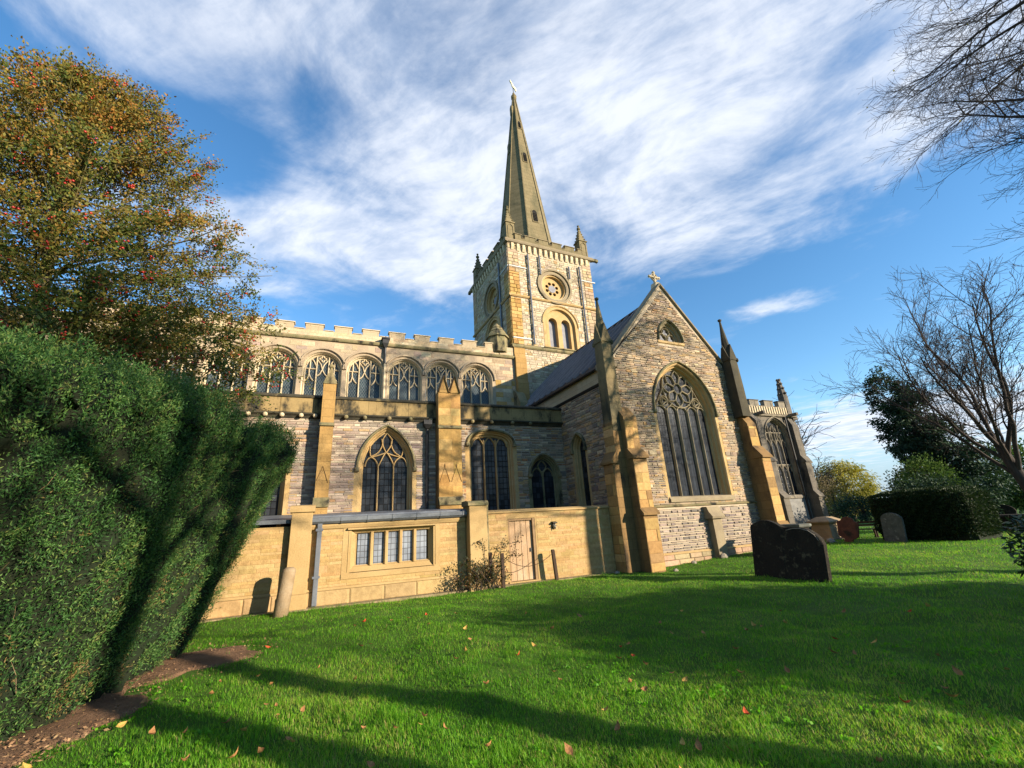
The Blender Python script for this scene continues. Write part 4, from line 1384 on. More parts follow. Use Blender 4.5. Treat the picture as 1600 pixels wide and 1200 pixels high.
def tower_face(fr, u0, u1, key, seed, ro, bfc, lit):
    outer = [(u0, 8.0), (u1, 8.0), (u1, 20.2), (u0, 20.2)]
    bf = Win(fr, 'round', bfc, 12.72, 14.35, 1.02, 1.08, 0.16, 0.12)
    w = wall_obj('tower_wall', fr, outer, [circ(ro[0], ro[1], 0.98), bf.hole()], 'mortar_pale', 0.5)
    hl = [circ(ro[0], ro[1], 1.38), bf.out(0.38)]
    for z0, z1 in ((8.05, 12.30), (12.58, 15.90), (16.10, 19.45)):
        lay('church', w, fr, [(u0 + 0.75, z0), (u1 - 0.75, z0), (u1 - 0.75, z1), (u0 + 0.75, z1)], hl, (0.09, 0.19), (0.16, 0.42), 0.018, (0.010, 0.034), PALE, seed=seed, jit=0.17)
    for a, e in ((u0, u0 + 0.75), (u1 - 0.75, u1)):
        quo = GOLDQ if (a == u0) == (key == 's') else CREAMB[:2] + LIAS[2:4]
        for z0, z1, pal in ((8.05, 12.30, quo), (12.58, 15.90, quo), (16.10, 17.85, quo), (17.85, 20.1, CREAMB[:2] + LIAS[2:4])):
            lay('church', w, fr, [(a, z0), (e, z0), (e, z1), (a, z1)], [], (0.2, 0.32), (0.25, 0.5), 0.010, (0.03, 0.05), pal, seed=seed + int(z0), jit=0.12)
    # round opening with moulded rings and a foiled tracery plate
    q = MB()
    rings = []
    for r, d in ((1.36, 0.0), (1.36, 0.12), (1.22, 0.12), (1.20, 0.02), (1.02, 0.02), (0.98, -0.10), (0.88, -0.12), (0.86, -0.30), (0.62, -0.34)):
        rings.append((circ(ro[0], ro[1], r) + circ(ro[0], ro[1], r)[:1], d))
    q.ring(fr, rings[:5])
    rw = q.build('rose_window', 'tower_dress', church)
    q = MB()
    q.ring(fr, rings[4:])
    q.build('rose_mould', 'quoin', rw)
    q = MB()
    eyes = [circ(ro[0] + 0.43 * math.cos(t), ro[1] + 0.43 * math.sin(t), 0.125, 12) for t in [R(22.5) + math.pi / 4 * k for k in range(8)]]
    q.face_holes(fr, circ(ro[0], ro[1], 0.66), eyes, -0.33)
    for e in eyes:
        q.ring(fr, [(e + e[:1], -0.33), (e + e[:1], -0.45)])
    q.build('tracery_plate', 'quoin', rw)
    q = MB()
    q.prism(fr, circ(ro[0], ro[1], 0.28, 16), -0.34, -0.30)
    q.build('rose_centre', 'louvre', rw)
    q = MB()
    q.face_holes(fr, circ(ro[0], ro[1], 0.7), [], -0.45)
    q.build('rose_backing', 'dark', rw)
    # two-light belfry opening
    q = MB()
    q.ring(fr, [(bf.out(o), d) for o, d in ((0.34, 0.02), (0.12, 0.03), (0.10, -0.10), (0.0, -0.16))])
    bw = q.build('belfry_window', 'quoin', church)
    lights = [outline('round', bfc - 0.50, 12.78, 14.55, 0.33, 0.36), outline('round', bfc + 0.50, 12.78, 14.55, 0.33, 0.36)]
    q = MB()
    q.face_holes(fr, bf.out(0.0), lights, -0.15)
    for L in lights:
        q.ring(fr, [(L + L[:1], -0.15), (L + L[:1], -0.5)])
    q.build('belfry_arch', 'quoin', bw)
    for c in (bfc - 0.50, bfc + 0.50):
        q = MB()
        q.face_holes(fr, outline('round', c, 12.78, 14.55, 0.34, 0.37), [], -0.46)
        q.build('louvre_board', 'louvre', bw)
    q = MB()
    q.bar(fr, arch('round', bfc, 14.35, 1.40, 1.44), 0.12, 0.0, 0.10)
    q.build('hood_mould', 'quoin', bw)
    q = MB()
    q.prof(fr, [(-0.45, 12.80), (0.10, 12.64), (0.10, 12.58), (0.0, 12.55)], bfc - 1.4, bfc + 1.4)
    q.build('sill', 'mossy', bw)
    for z, m in ((12.30, 'mossy'), (15.95, 'quoin')):
        q = MB()
        q.prof(fr, [(0.0, z), (0.07, z + 0.01), (0.13, z + 0.09), (0.12, z + 0.14), (0.0, z + (0.28 if z < 13 else 0.17))], u0 - 0.12, u1 + 0.12)
        q.build('string_course', m, church)
    # corbel table
    q = MB()
    q.prof(fr, [(0.0, 20.02), (0.18, 20.10), (0.22, 20.22), (0.22, 20.30), (0.0, 20.36)], u0 - 0.2, u1 + 0.2)
    ct = q.build('cornice', 'tower_dress', church)
    n = 15
    for k in range(n):
        u = u0 + 0.35 + (u1 - u0 - 0.7) * k / (n - 1)
        q = MB()
        q.prof(fr, [(0.0, 19.52), (0.06, 19.54), (0.15, 19.74), (0.17, 20.03), (0.0, 20.03)], u - 0.095, u + 0.095)
        q.build('corbel', 'cream_plain', ct)
    q = MB()
    q.box(fr, u0 + 0.02, u1 - 0.02, 20.03, 20.20, 0.0, 0.055)
    q.build('corbel_band', 'tower_dress', ct)
    return w


sw = tower_face(TW, 0.0, 6.72, 's', 51, (3.44, 17.28), 3.62, True)
tower_face(TWW, -6.72, 0.0, 'w', 61, (-3.05, 17.28), -3.0, False)
# far sides of the tower
b = MB()
E_ = Fr(tuple(TW.P(6.72, 0)[:2]), 2.5 + 90)
b.box(E_, 0.0, 6.72, 8.0, 20.2, -0.5, 0.0)
b.box(Fr(tuple(TW.P(0, 0, -6.72)[:2]), 2.5), 0.0, 6.72, 8.0, 20.2, 0.0, 0.5)
b.build('tower_wall', 'cream', church)
b = MB()
b.box(TW, 0.3, 6.4, 20.1, 20.25, -6.4, -0.3)
b.build('tower_roof', 'lead', church)
for fr_, a, e in ((TW, 0.0, 6.72), (TWW, -6.72, 0.0)):
    parapet(fr_, a + 0.62, e - 0.62, 20.36, 20.62, 20.97, -0.22, 0.08, 1.09, 0.78, a + 0.30, 'spire', 'tower_dress')
for fr_, a, e in ((E_, 0.0, 6.72),):
    parapet(fr_, a + 0.62, e - 0.62, 20.30, 20.62, 20.97, -0.22, 0.08, 1.09, 0.78, a + 0.30, 'spire', 'tower_dress')


def tower_pinnacle(u, d, s=1.0):
    h = 0.33 * s
    sq = lambda z, r: [TW.P(u + sx * r, z, d + sy * r) for sx, sy in ((-1, -1), (1, -1), (1, 1), (-1, 1))]
    b = MB()
    b.stack([sq(20.32, h), sq(21.80, h * 0.96), sq(21.82, h * 1.15), sq(21.92, h * 1.12)])
    for fr_ in (TW,):
        b.bar(TW, [(u - h * 0.6, 20.6), (u - h * 0.6, 21.5), (u, 21.72), (u + h * 0.6, 21.5), (u + h * 0.6, 20.6)], 0.05, d + h * 0.95, d + h + 0.03)
    o = b.build('pinnacle', 'spire', church)
    c = TW.P(u, 0, d)
    b = MB()
    b.stack([[Vector(p) for p in ngon(c.x, c.y, z, r, 4, R(45 + 2.5))] for z, r in ((21.92, h * 1.15), (23.0, 0.09), (23.08, 0.07))])
    b.stack([ngon(c.x, c.y, z, r, 6) for z, r in ((23.05, 0.05), (23.12, 0.15), (23.22, 0.14), (23.26, 0.05), (23.36, 0.06), (23.44, 0.10), (23.50, 0.03))])
    for k in range(4):
        for z in (22.1, 22.35, 22.6, 22.85):
            r = h * 1.15 * (23.1 - z) / 1.18 + 0.04
            t = R(45 + 2.5 + 90 * k)
            x, y = c.x + r * math.cos(t), c.y + r * math.sin(t)
            b.stack([ngon(x, y, z + q, rr2, 5) for q, rr2 in ((-0.05, 0.02), (0.0, 0.06), (0.06, 0.04), (0.08, 0.01))])
    b.build('spirelet', 'spire', o)


for u, d in ((0.36, -0.36), (6.40, -0.36), (0.36, -6.36), (6.40, -6.36)):
    tower_pinnacle(u, d)
# carved water spouts at the corners
for fr_, u, s in ((TW, 6.9, 1), (TWW, -6.9, -1)):
    b = MB()
    b.stack([[fr_.P(u + s * t, 20.16 + dz_ + q, 0.1 + r_) for q, r_ in ((-0.1, -0.1), (-0.1, 0.1), (0.1, 0.1), (0.1, -0.1))] for t, dz_ in ((0.0, 0.0), (0.28, 0.04), (0.50, 0.0))])
    b.build('gargoyle', 'mossy', church)
# lightning tapes, pipes and white flashings on the south face
for u, z0, z1 in ((1.45, 12.65, 19.35), (5.62, 12.65, 19.3), (2.35, 17.95, 19.45), (4.72, 18.1, 19.1)):
    q = MB()
    q.stack([[TW.P(u + 0.06 * math.cos(t), z, 0.14 + 0.06 * math.sin(t)) for t in [2 * math.pi * k / 8 for k in range(8)]] for z in (z0, z1)])
    q.build('downpipe', 'pipe_grey', church)
for u0, u1, z in ((0.02, 1.40, 18.22), (5.68, 6.95, 18.22), (0.0, 1.40, 12.96)):
    q = MB()
    q.box(TW, u0, u1, z, z + 0.085, 0.0, 0.075, 0.01)
    q.build('flashing', 'white', church)
q = MB()
q.box(TWW, -1.45, -1.33, 12.7, 19.3, 0.05, 0.13)
q.build('downpipe', 'pipe_grey', church)
q = MB()
q.box(TWW, -2.0, 0.0, 18.22, 18.31, 0.0, 0.07)
q.build('flashing', 'white', church)
# buttress foot of the tower against the nave
b = MB()
b.prof(TW, [(0.0, 8.0), (0.30, 8.0), (0.30, 9.9), (0.22, 10.15), (0.22, 11.5), (0.10, 11.85), (0.10, 12.28), (0.0, 12.28)], -0.02, 0.72)
o = b.build('buttress', 'gold', church)
b = MB()
b.prof(NV, [(0.0, 8.0), (0.9, 8.0), (0.9, 8.5), (0.5, 9.15), (0.0, 9.5)], 9.75, 10.25)
b.build('roof_hatch', 'mossy', church)

# ---- spire
SPZ0, SPZ1, SPR = 20.2, 39.1, 2.24
cx, cy, _ = TW.P(3.36, 0, -3.36)
def spr(z):
    return SPR * (1 - (z - SPZ0) / (39.9 - SPZ0)) / math.cos(math.pi / 8)
b = MB()
rg = []
for z in np.linspace(SPZ0, SPZ1, 40):
    rg.append([Vector(p) for p in ngon(cx, cy, float(z), spr(float(z)), 8, R(22.5 + 2.5))])
b.stack(rg)
spi = b.build('spire', 'spire', church)
b = MB()
for k in range(8):
    t = R(22.5 + 2.5 + 45 * k)
    b.stack([[Vector((cx + (spr(z) + 0.01) * math.cos(t) + 0.055 * math.cos(t + q), cy + (spr(z) + 0.01) * math.sin(t) + 0.055 * math.sin(t + q), z)) for q in (-2.0, -0.7, 0.7, 2.0)] for z in (SPZ0, 30.0, SPZ1)], True)
b.build('arris_roll', 'spire', spi)
for zz, hh, ww in ((24.45, 1.25, 0.40), (31.0, 1.15, 0.33), (35.1, 0.95, 0.25)):
    f3 = Fr((cx, cy), 2.5)
    din = spr(zz) * math.cos(math.pi / 8)
    tilt = SPR / (39.9 - SPZ0)
    q = MB()
    pts = outline('pointed', 0.0, zz - hh / 2, zz + hh / 2 - ww * 0.62, ww / 2 + 0.07, ww * 0.62 + 0.10)
    a = [f3.P(u, z, din - (z - zz) * tilt - 0.05) for u, z in pts]
    e = [f3.P(u, z, din - (z - zz) * tilt + 0.05) for u, z in pts]
    q._ext(a, e)
    o = q.build('spire_light', 'spire', spi)
    q = MB()
    pts = outline('pointed', 0.0, zz - hh / 2 + 0.06, zz + hh / 2 - ww * 0.62, ww / 2, ww * 0.62)
    q.poly([f3.P(u, z, din - (z - zz) * tilt + 0.056) for u, z in pts])
    for k in range(1, 6):
        z = zz - hh / 2 + hh * 0.75 * k / 6 + 0.08
        d = din - (z - zz) * tilt
        q.hexa([f3.P(-ww / 2, z, d), f3.P(ww / 2, z, d), f3.P(ww / 2, z + 0.05, d), f3.P(-ww / 2, z + 0.05, d)], [f3.P(-ww / 2, z - 0.05, d + 0.10), f3.P(ww / 2, z - 0.05, d + 0.10), f3.P(ww / 2, z - 0.02, d + 0.10), f3.P(-ww / 2, z - 0.02, d + 0.10)])
    q.build('louvre', 'dark', spi)
f3 = Fr((cx, cy), 2.5 - 90)
for zz in (32.6, 37.3):
    din = spr(zz) * math.cos(math.pi / 8)
    q = MB()
    q.prism(f3, outline('pointed', 0.0, zz - 0.5, zz + 0.25, 0.2, 0.3), din - 0.2, din + 0.12)
    q.build('spire_light', 'spire', spi)
b = MB()
b.stack([ngon(cx, cy, z, r, 10) for z, r in ((38.7, 0.15), (38.85, 0.24), (39.15, 0.26), (39.3, 0.15), (39.55, 0.10))])
cap = b.build('capstone', 'pinnacle', spi)
b = MB()
b.stack([ngon(cx, cy, z, 0.035, 6) for z in (39.5, 40.6)])
b.build('vane_rod', 'iron', spi)
b = MB()
f3 = Fr((cx, cy), 20.0)
cock = [(-0.62, 0.98), (-0.52, 0.86), (-0.62, 0.80), (-0.46, 0.72), (-0.30, 0.55), (-0.22, 0.25), (0.0, 0.10), (0.16, 0.10), (0.34, 0.0), (0.50, -0.30), (0.62, 0.10), (0.58, 0.38), (0.40, 0.42), (0.16, 0.52), (-0.05, 0.72), (-0.28, 0.92), (-0.44, 1.02), (-0.52, 1.10)]
b.prism(f3, [(u * 0.62, 40.2 + z * 0.72) for u, z in cock], -0.04, 0.04)
b.build('weathercock', 'gilt', spi)

# ---- chancel
CWn = Win(CH, 'pointed', 31.82, 2.75, 6.95, 1.16, 1.45, 0.35, 0.18)
outer = [(16.6, 0.0), (34.2, 0.0), (34.2, 8.75), (16.6, 8.75)]
cwl = wall_obj('chancel_wall', CH, outer, [CWn.hole()], 'chancel')
bars = []
low = []
ed = [30.68, 31.25, 31.82, 32.39, 32.96]
for a, e in zip(ed[:-1], ed[1:]):
    c = (a + e) / 2
    bars.append(smooth([(a + 0.03, 6.4), (a + 0.09, 6.7), (c, 6.95), (e - 0.09, 6.7), (e - 0.03, 6.4)]))
    low.append(smooth([(a + 0.03, 4.5), (a + 0.09, 4.75), (c, 4.95), (e - 0.09, 4.75), (e - 0.03, 4.5)]))
    bars.append([(c, 6.95), (c, 7.9)])
low.append([(30.66, 5.0), (32.98, 5.0)])
bars += [smooth([(31.25, 7.0), (31.5, 7.6), (31.82, 8.1)]), smooth([(32.39, 7.0), (32.1, 7.6), (31.82, 8.1)]), [(30.8, 7.5), (32.8, 7.5)]]
CWn.build(church, 'glass_dark', 'chancel_lit', hood=0.12, hoodmat='chancel_lit', bars=bars, low_bars=low, mull=[(u, 8.1) for u in ed[1:-1]], barw=0.10, sill=0.25, sillmat='chancel_lit')
b = MB()
b.box(CH, 30.3, 33.6, 0.95, 2.45, 0.0, 0.05)
b.build('wall_panel', 'panel_grey', church)
b = MB()
b.prof(CH, [(0.0, 0.55), (0.30, 0.55), (0.30, 0.80), (0.12, 0.95), (0.0, 0.95)], 20, 34.2)
b.build('plinth_cap', 'chancel_lit', church)
b = MB()
b.prof(CH, [(0.0, 8.70), (0.16, 8.74), (0.20, 8.86), (0.0, 8.92)], 20, 34.4)
b.build('string_course', 'chancel_lit', church)
cp = parapet(CH, 24.0, 34.1, 8.92, 9.55, 10.08, -0.3, 0.05, 1.62, 0.98, 31.2 - 1.62 * 5, 'chancel_lit', 'chancel')
u = 28.8
while u < 34.1:
    q = MB()
    q.box(CH, u, u + 0.11, 8.95, 9.5, 0.05, 0.10)
    q.build('panel_rib', 'cream_plain', cp)
    u += 0.27
cb1 = stage_buttress(CH, 29.05, 29.62, [(2.6, 1.25, 0.35), (5.2, 0.95, 0.4), (8.2, 0.6, 0.6)], 'chancel')
cb2 = stage_buttress(CH, 33.35, 33.85, [(2.6, 0.85, 0.35), (5.2, 0.6, 0.4), (8.0, 0.35, 0.6)], 'chancel')
CE = Fr((34.2, 22.5), 90)
b = MB()
b.box(CE, 0.0, 8.0, 0.0, 8.75, -0.5, 0.0)
b.build('chancel_wall', 'chancel', church)
cb3 = stage_buttress(CE, 0.05, 0.75, [(2.6, 1.15, 0.35), (5.2, 0.8, 0.4), (8.0, 0.45, 0.6)], 'chancel')
b = MB()
for u, s in ((30.0, 1), (33.7, 1)):
    b.stack([[CH.P(u + a, 8.85 + q, d) for a, q in ((-0.11, -0.1), (0.11, -0.1), (0.11, 0.12), (-0.11, 0.12))] for d in (0.0, 0.45, 0.75)])
b.stack([[CE.P(0.3 + a, 8.8 + q, d) for a, q in ((-0.15, -0.15), (0.15, -0.15), (0.15, 0.15), (-0.15, 0.15))] for d in (0.0, 0.4, 0.8)])
b.build('gargoyle', 'chancel', church)
b = MB()
sq = lambda z, r: [CH.P(33.85 + sx * r, z, -0.15 + sy * r) for sx, sy in ((-1, -1), (1, -1), (1, 1), (-1, 1))]
b.stack([sq(8.9, 0.27), sq(10.55, 0.25), sq(11.9, 0.10), sq(12.0, 0.04)])
for z in (10.75, 11.2, 11.6, 11.95):
    for sx, sy in ((-1, 0), (1, 0), (0, 1), (0, -1)):
        r = 0.27 * (12.3 - z) / 1.6 + 0.05
        c = CH.P(33.85 + sx * r, z, -0.15 + sy * r)
        b.stack([ngon(c.x, c.y, z + q, r2, 5) for q, r2 in ((-0.08, 0.03), (0.0, 0.11), (0.08, 0.08), (0.12, 0.02))])
b.build('pinnacle', 'chancel', church)
b = MB()
b.prof(CH, [(-0.4, 8.8), (-4.0, 9.9), (-7.8, 8.8), (-7.8, 8.6), (-0.4, 8.6)], 16.8, 34.0)
b.build('chancel_roof', 'lead', church)
b = MB()
b.stack([ngon(33.05, 22.38, z, 0.07, 8) for z in (0.95, 8.7)])
b.build('downpipe', 'iron', church)
flush_stones('church', 300)

# ------------------------------------------------------------------ vestry annex
AN = Fr((0, 14.0), 0)
annex = thing('annex', 'low flat-roofed golden stone annex with leaded five-light window', 'building', (1.8, 14.5, 0.0))
b = MB()
hole = [(0.67, 0.80), (0.67, 1.97), (3.05, 1.97), (3.05, 0.80)]
outer = [(-4.6, -0.1), (4.1, -0.1), (4.1, 2.12), (-4.6, 2.12)]
b.face_holes(AN, outer, [hole], 0.0)
b.box(AN, -4.6, 4.1, -0.1, 2.10, -0.6, -0.45)
b.box(AN, -4.6, -4.3, -0.1, 2.12, -3.7, 0.0)
wa = b.build('wall', 'mortar_gold', annex)
lay('annex', wa, AN, [(-4.5, 0.46), (-0.93, 0.46), (-0.93, 2.05), (-4.5, 2.05)], [], (0.065, 0.115), (0.22, 0.6), 0.0045, (0.004, 0.011), GOLDB, seed=71, jit=0.045)
lay('annex', wa, AN, [(-0.36, 0.46), (4.1, 0.46), (4.1, 2.0), (-0.36, 2.0)], [[(0.45, 0.60), (0.45, 2.2), (3.25, 2.2), (3.25, 0.60)]], (0.065, 0.115), (0.22, 0.6), 0.0045, (0.004, 0.011), GOLDB, seed=72, jit=0.045)
lay('annex', wa, AN, [(-4.5, 0.0), (4.1, 0.0), (4.1, 0.40), (-4.5, 0.40)], [], (0.38, 0.40), (0.6, 1.2), 0.006, (0.05, 0.054), [((0.44, 0.305, 0.14), 2), ((0.47, 0.33, 0.155), 2)], seed=73, jit=0.06)
b = MB()
b.prof(AN, [(0.0, 0.395), (0.065, 0.395), (0.03, 0.45), (0.0, 0.46)], -4.5, 4.1)
b.build('plinth_cap', 'gold_new', annex)
# window: flat moulded surround, five lights
b = MB()
b.prism(AN, [(0.44, 0.60), (0.66, 0.79), (0.66, 1.99), (0.44, 2.0)], 0.0, 0.014)
b.prism(AN, [(3.26, 0.60), (3.06, 0.79), (3.06, 1.99), (3.26, 2.0)], 0.0, 0.014)
b.prof(AN, [(0.0, 0.62), (0.03, 0.63), (0.03, 0.74), (-0.16, 0.96), (-0.16, 0.80), (0.0, 0.79)], 0.44, 3.26)
b.prof(AN, [(-0.20, 1.82), (-0.12, 1.84), (-0.02, 1.95), (0.035, 1.97), (0.10, 1.94), (0.10, 1.98), (0.0, 2.0), (-0.2, 1.97)], 0.56, 3.16)
b.prof(AN, [(-0.2, 0.80), (-0.2, 0.97), (-0.10, 0.92), (-0.10, 0.80)], 0.66, 3.06)
wn = b.build('window', 'gold_new', annex)
for u0, u1 in ((0.60, 0.80), (2.92, 3.12)):
    q = MB()
    s = 1 if u0 < 1 else -1
    a, e = (u0, u1) if s > 0 else (u1, u0)
    q.poly([AN.P(a, 0.8, 0.03), AN.P(a, 1.98, 0.03), AN.P(e, 1.86, -0.17), AN.P(e, 0.95, -0.17)])
    q.box(AN, min(e, e - 0.001 * s), max(e, e + 0.03 * s), 0.9, 1.9, -0.22, -0.165)
    q.build('jamb', 'gold_new', wn)
for k in range(4):
    u = 0.82 + 0.42 * (k + 1) + 0.0
    q = MB()
    q.stack([[AN.P(u + a, z, d) for a, d in ((-0.06, -0.2), (-0.06, -0.12), (-0.025, -0.07), (0.025, -0.07), (0.06, -0.12), (0.06, -0.2))] for z in (0.93, 1.86)])
    q.build('mullion', 'gold_new', wn)
for k in range(5):
    u = 0.82 + 0.42 * k
    q = MB()
    q.poly([AN.P(u + 0.04, 0.94, -0.185), AN.P(u + 0.38, 0.94, -0.185), AN.P(u + 0.38, 1.86, -0.185), AN.P(u + 0.04, 1.86, -0.185)])
    q.build('pane', 'glass_an', wn)
b = MB()
b.prof(AN, [(0.0, 1.99), (0.05, 2.0), (0.09, 2.08), (0.09, 2.12), (0.0, 2.14)], -0.40, 4.08)
b.build('string_course', 'gold_new', annex)
b = MB()
b.prof(AN, [(0.05, 2.30), (-3.75, 2.62), (-3.75, 2.45), (0.05, 2.20)], -4.6, 4.1)
rf = b.build('roof', 'lead', annex)
b = MB()
b.prof(AN, [(0.0, 2.14), (0.15, 2.14), (0.22, 2.20), (0.23, 2.30), (0.19, 2.31), (0.10, 2.22), (0.0, 2.24)], -0.42, 4.1)
gt = b.build('gutter', 'lead', annex)
for k in range(6):
    q = MB()
    u = 0.35 + 0.72 * k
    q.prof(AN, [(0.0, 2.13), (0.155, 2.13), (0.235, 2.195), (0.245, 2.315), (0.18, 2.33), (0.0, 2.25)], u, u + 0.05)
    q.build('gutter_joint', 'lead', gt)
b = MB()
b.prof(AN, [(0.12, 2.315), (0.10, 2.36), (-0.3, 2.42), (-0.3, 2.35)], -0.42, 4.1)
b.build('lead_flashing', 'lead', annex)
b = MB()
b.box(AN, -0.26, -0.13, 0.04, 2.16, 0.06, 0.17, 0.015)
b.box(AN, -0.29, -0.10, 0.72, 0.78, 0.03, 0.185)
b.box(AN, -0.29, -0.10, 1.95, 2.02, 0.03, 0.185)
b.build('downpipe', 'pipe_grey', annex)


def pier(name, fr, u0, u1, zt, d, mat, coped):
    b = MB()
    b.box(fr, u0, u1, 0.38, zt - 0.1, -0.3, d, 0.01)
    b.box(fr, u0 - 0.03, u1 + 0.03, -0.1, 0.38, -0.3, d + 0.05, 0.01)
    o = b.build(name, mat, annex)
    q = MB()
    q.prof(fr, [(-0.3, zt - 0.12), (d + 0.06, zt - 0.12), (d + 0.06, zt - 0.04), (d - 0.02, zt + coped * 0.6), (d * 0.3, zt + coped), (-0.3, zt + coped)], u0 - 0.05, u1 + 0.05)
    q.build('coping', 'gold_new' if coped > 0.05 else 'mossy', o)
    return o


p1 = pier('pier', AN, -0.93, -0.40, 2.60, 0.24, 'gold_new', 0.08)
p2 = pier('pier', AN, 4.12, 4.70, 2.58, 0.40, 'gold_new', 0.04)
b = MB()
b.box(AN, 4.70, 4.86, -0.05, 2.52, -0.3, 0.10, 0.01)
b.build('pier_return', 'mossy', p2)  # narrow darker strip along the pier's right side
flush_stones('annex', 300)

# ------------------------------------------------------------------ yard wall with the door
yard = thing('yard_wall', 'golden stone yard wall around the plank door', 'wall', (7.2, 14.15, 0.0))
b = MB()
dh = [(5.56, -0.1), (5.56, 2.0), (6.56, 2.0), (6.56, -0.1)]
outer = [(4.72, -0.1), (5.56, -0.1), (5.56, 2.0), (6.56, 2.0), (6.56, -0.1), (9.75, -0.1), (9.75, 2.2), (4.72, 2.2)]
b.face_holes(AN, outer, [], 0.0)
b.face_holes(AN, outer, [], -0.3)
b.poly([AN.P(5.56, -0.1, 0), AN.P(5.56, 2.0, 0), AN.P(5.56, 2.0, -0.3), AN.P(5.56, -0.1, -0.3)])
b.poly([AN.P(6.56, -0.1, 0), AN.P(6.56, 2.0, 0), AN.P(6.56, 2.0, -0.3), AN.P(6.56, -0.1, -0.3)])
b.poly([AN.P(5.56, 2.0, 0), AN.P(6.56, 2.0, 0), AN.P(6.56, 2.0, -0.3), AN.P(5.56, 2.0, -0.3)])
b.poly([AN.P(4.72, 2.2, 0), AN.P(9.75, 2.2, 0), AN.P(9.75, 2.2, -0.3), AN.P(4.72, 2.2, -0.3)])
yw = b.build('wall', 'mortar_gold', yard)
lay('yard', yw, AN, [(4.87, 0.0), (9.72, 0.0), (9.72, 2.18), (4.87, 2.18)], [[(5.50, -0.2), (5.50, 2.05), (6.62, 2.05), (6.62, -0.2)]], (0.065, 0.115), (0.22, 0.6), 0.0045, (0.004, 0.011), GOLDB, seed=81, jit=0.045)
b = MB()
b.prof(AN, [(-0.34, 2.2), (0.06, 2.2), (0.06, 2.25), (-0.14, 2.31), (-0.34, 2.25)], 4.72, 9.75)
b.build('coping', 'gold_new', yard)
b = MB()
b.box(AN, 5.56, 5.63, 0.02, 1.99, -0.18, -0.03)
b.box(AN, 6.47, 6.56, 0.02, 1.99, -0.18, -0.01)
b.box(AN, 5.63, 6.47, 1.93, 1.99, -0.18, -0.03)
fd = b.build('door_frame', 'door_frame', yard)
b = MB()
b.box(AN, 5.63, 6.47, 0.06, 1.93, -0.16, -0.13)
dr = b.build('door', 'door', yard)
for k in range(4):
    q = MB()
    u = 5.632 + 0.2095 * k
    q.box(AN, u + 0.004, u + 0.2055, 0.065, 1.925, -0.129, -0.098, 0.008)
    q.build('plank', 'door', dr)
q = MB()
q.box(AN, 6.36, 6.40, 0.92, 1.04, -0.1, -0.06)
q.build('handle', 'iron', dr)
b = MB()
b.box(AN, 5.5, 6.62, -0.06, 0.055, -0.3, 0.06, 0.01)
b.build('step', 'gold_new', yard)
flush_stones('yard', 300)
lamp = thing('wall_lamp', 'small caged wall lamp on the golden wall beside the plank door', 'lamp', (7.27, 13.97, 1.66))
b = MB()
b.stack([[AN.P(7.27 + r * math.cos(t), 1.69 + 1.35 * r * math.sin(t), d) for t in [2 * math.pi * k / 12 for k in range(12)]] for d, r in ((0.0, 0.085), (0.035, 0.085), (0.05, 0.07))])
b.build('back_plate', 'lampmetal', lamp)
b = MB()
b.stack([[AN.P(7.27 + r * math.cos(t), 1.69 + 1.35 * r * math.sin(t), d) for t in [2 * math.pi * k / 12 for k in range(12)]] for d, r in ((0.05, 0.062), (0.10, 0.055), (0.13, 0.03))])
b.build('glass', 'lampglass', lamp)
b = MB()
b.bar(AN, [(7.27, 1.58), (7.27, 1.80)], 0.016, 0.11, 0.145)
b.bar(AN, [(7.19, 1.69), (7.35, 1.69)], 0.016, 0.11, 0.145)
b.prof(AN, [(0.0, 1.79), (0.16, 1.77), (0.14, 1.81), (0.0, 1.84)], 7.19, 7.35)
b.build('cage', 'lampmetal', lamp)
# ------------------------------------------------------------------ plants: fast mesh builders
def np_mesh(name, verts, loops, starts, rnd, mat, parent=None, kind=None, smooth=False):
    me = bpy.data.meshes.new(name)
    verts = np.asarray(verts, dtype=np.float32).reshape(-1, 3)
    off = root_loc(parent)
    verts = verts - np.array([off.x, off.y, off.z], dtype=np.float32)
    me.vertices.add(len(verts))
    me.vertices.foreach_set('co', verts.ravel())
    me.loops.add(len(loops))
    me.loops.foreach_set('vertex_index', np.asarray(loops, dtype=np.int32))
    me.polygons.add(len(starts))
    me.polygons.foreach_set('loop_start', np.asarray(starts, dtype=np.int32))
    me.update(calc_edges=True)
    if rnd is not None:
        at = me.attributes.new('Col', 'FLOAT_COLOR', 'FACE')
        c = np.ones((len(starts), 4), dtype=np.float32)
        c[:, :3] = np.asarray(rnd, dtype=np.float32)[:, None]
        at.data.foreach_set('color', c.ravel())
    o = link_mesh(name, me, parent, (mat,), smooth)
    if kind:
        o['kind'] = kind
    return o


def unit(v):
    return v / np.maximum(np.linalg.norm(v, axis=-1, keepdims=True), 1e-9)


def leaves(name, P, D, L, Wd, rnd, mat, parent=None, kind=None, fold=0.25):
    """one bent four-sided leaf per point: P base, D direction, L length, Wd width"""
    n = len(P)
    L = np.broadcast_to(np.asarray(L, dtype=float), (n,))[:, None]
    Wd = np.broadcast_to(np.asarray(Wd, dtype=float), (n,))[:, None]
    D = unit(D)
    s = unit(np.cross(D, unit(rng.normal(size=(n, 3)))))
    nn = np.cross(s, D)
    tip = P + D * L
    mid = P + D * L * 0.5 + nn * L * 0.08
    V = np.stack([P, mid + s * Wd * 0.5 - nn * Wd * fold, tip, mid - s * Wd * 0.5 - nn * Wd * fold], 1)
    return np_mesh(name, V, np.arange(4 * n), np.arange(n) * 4, rnd, mat, parent, kind)


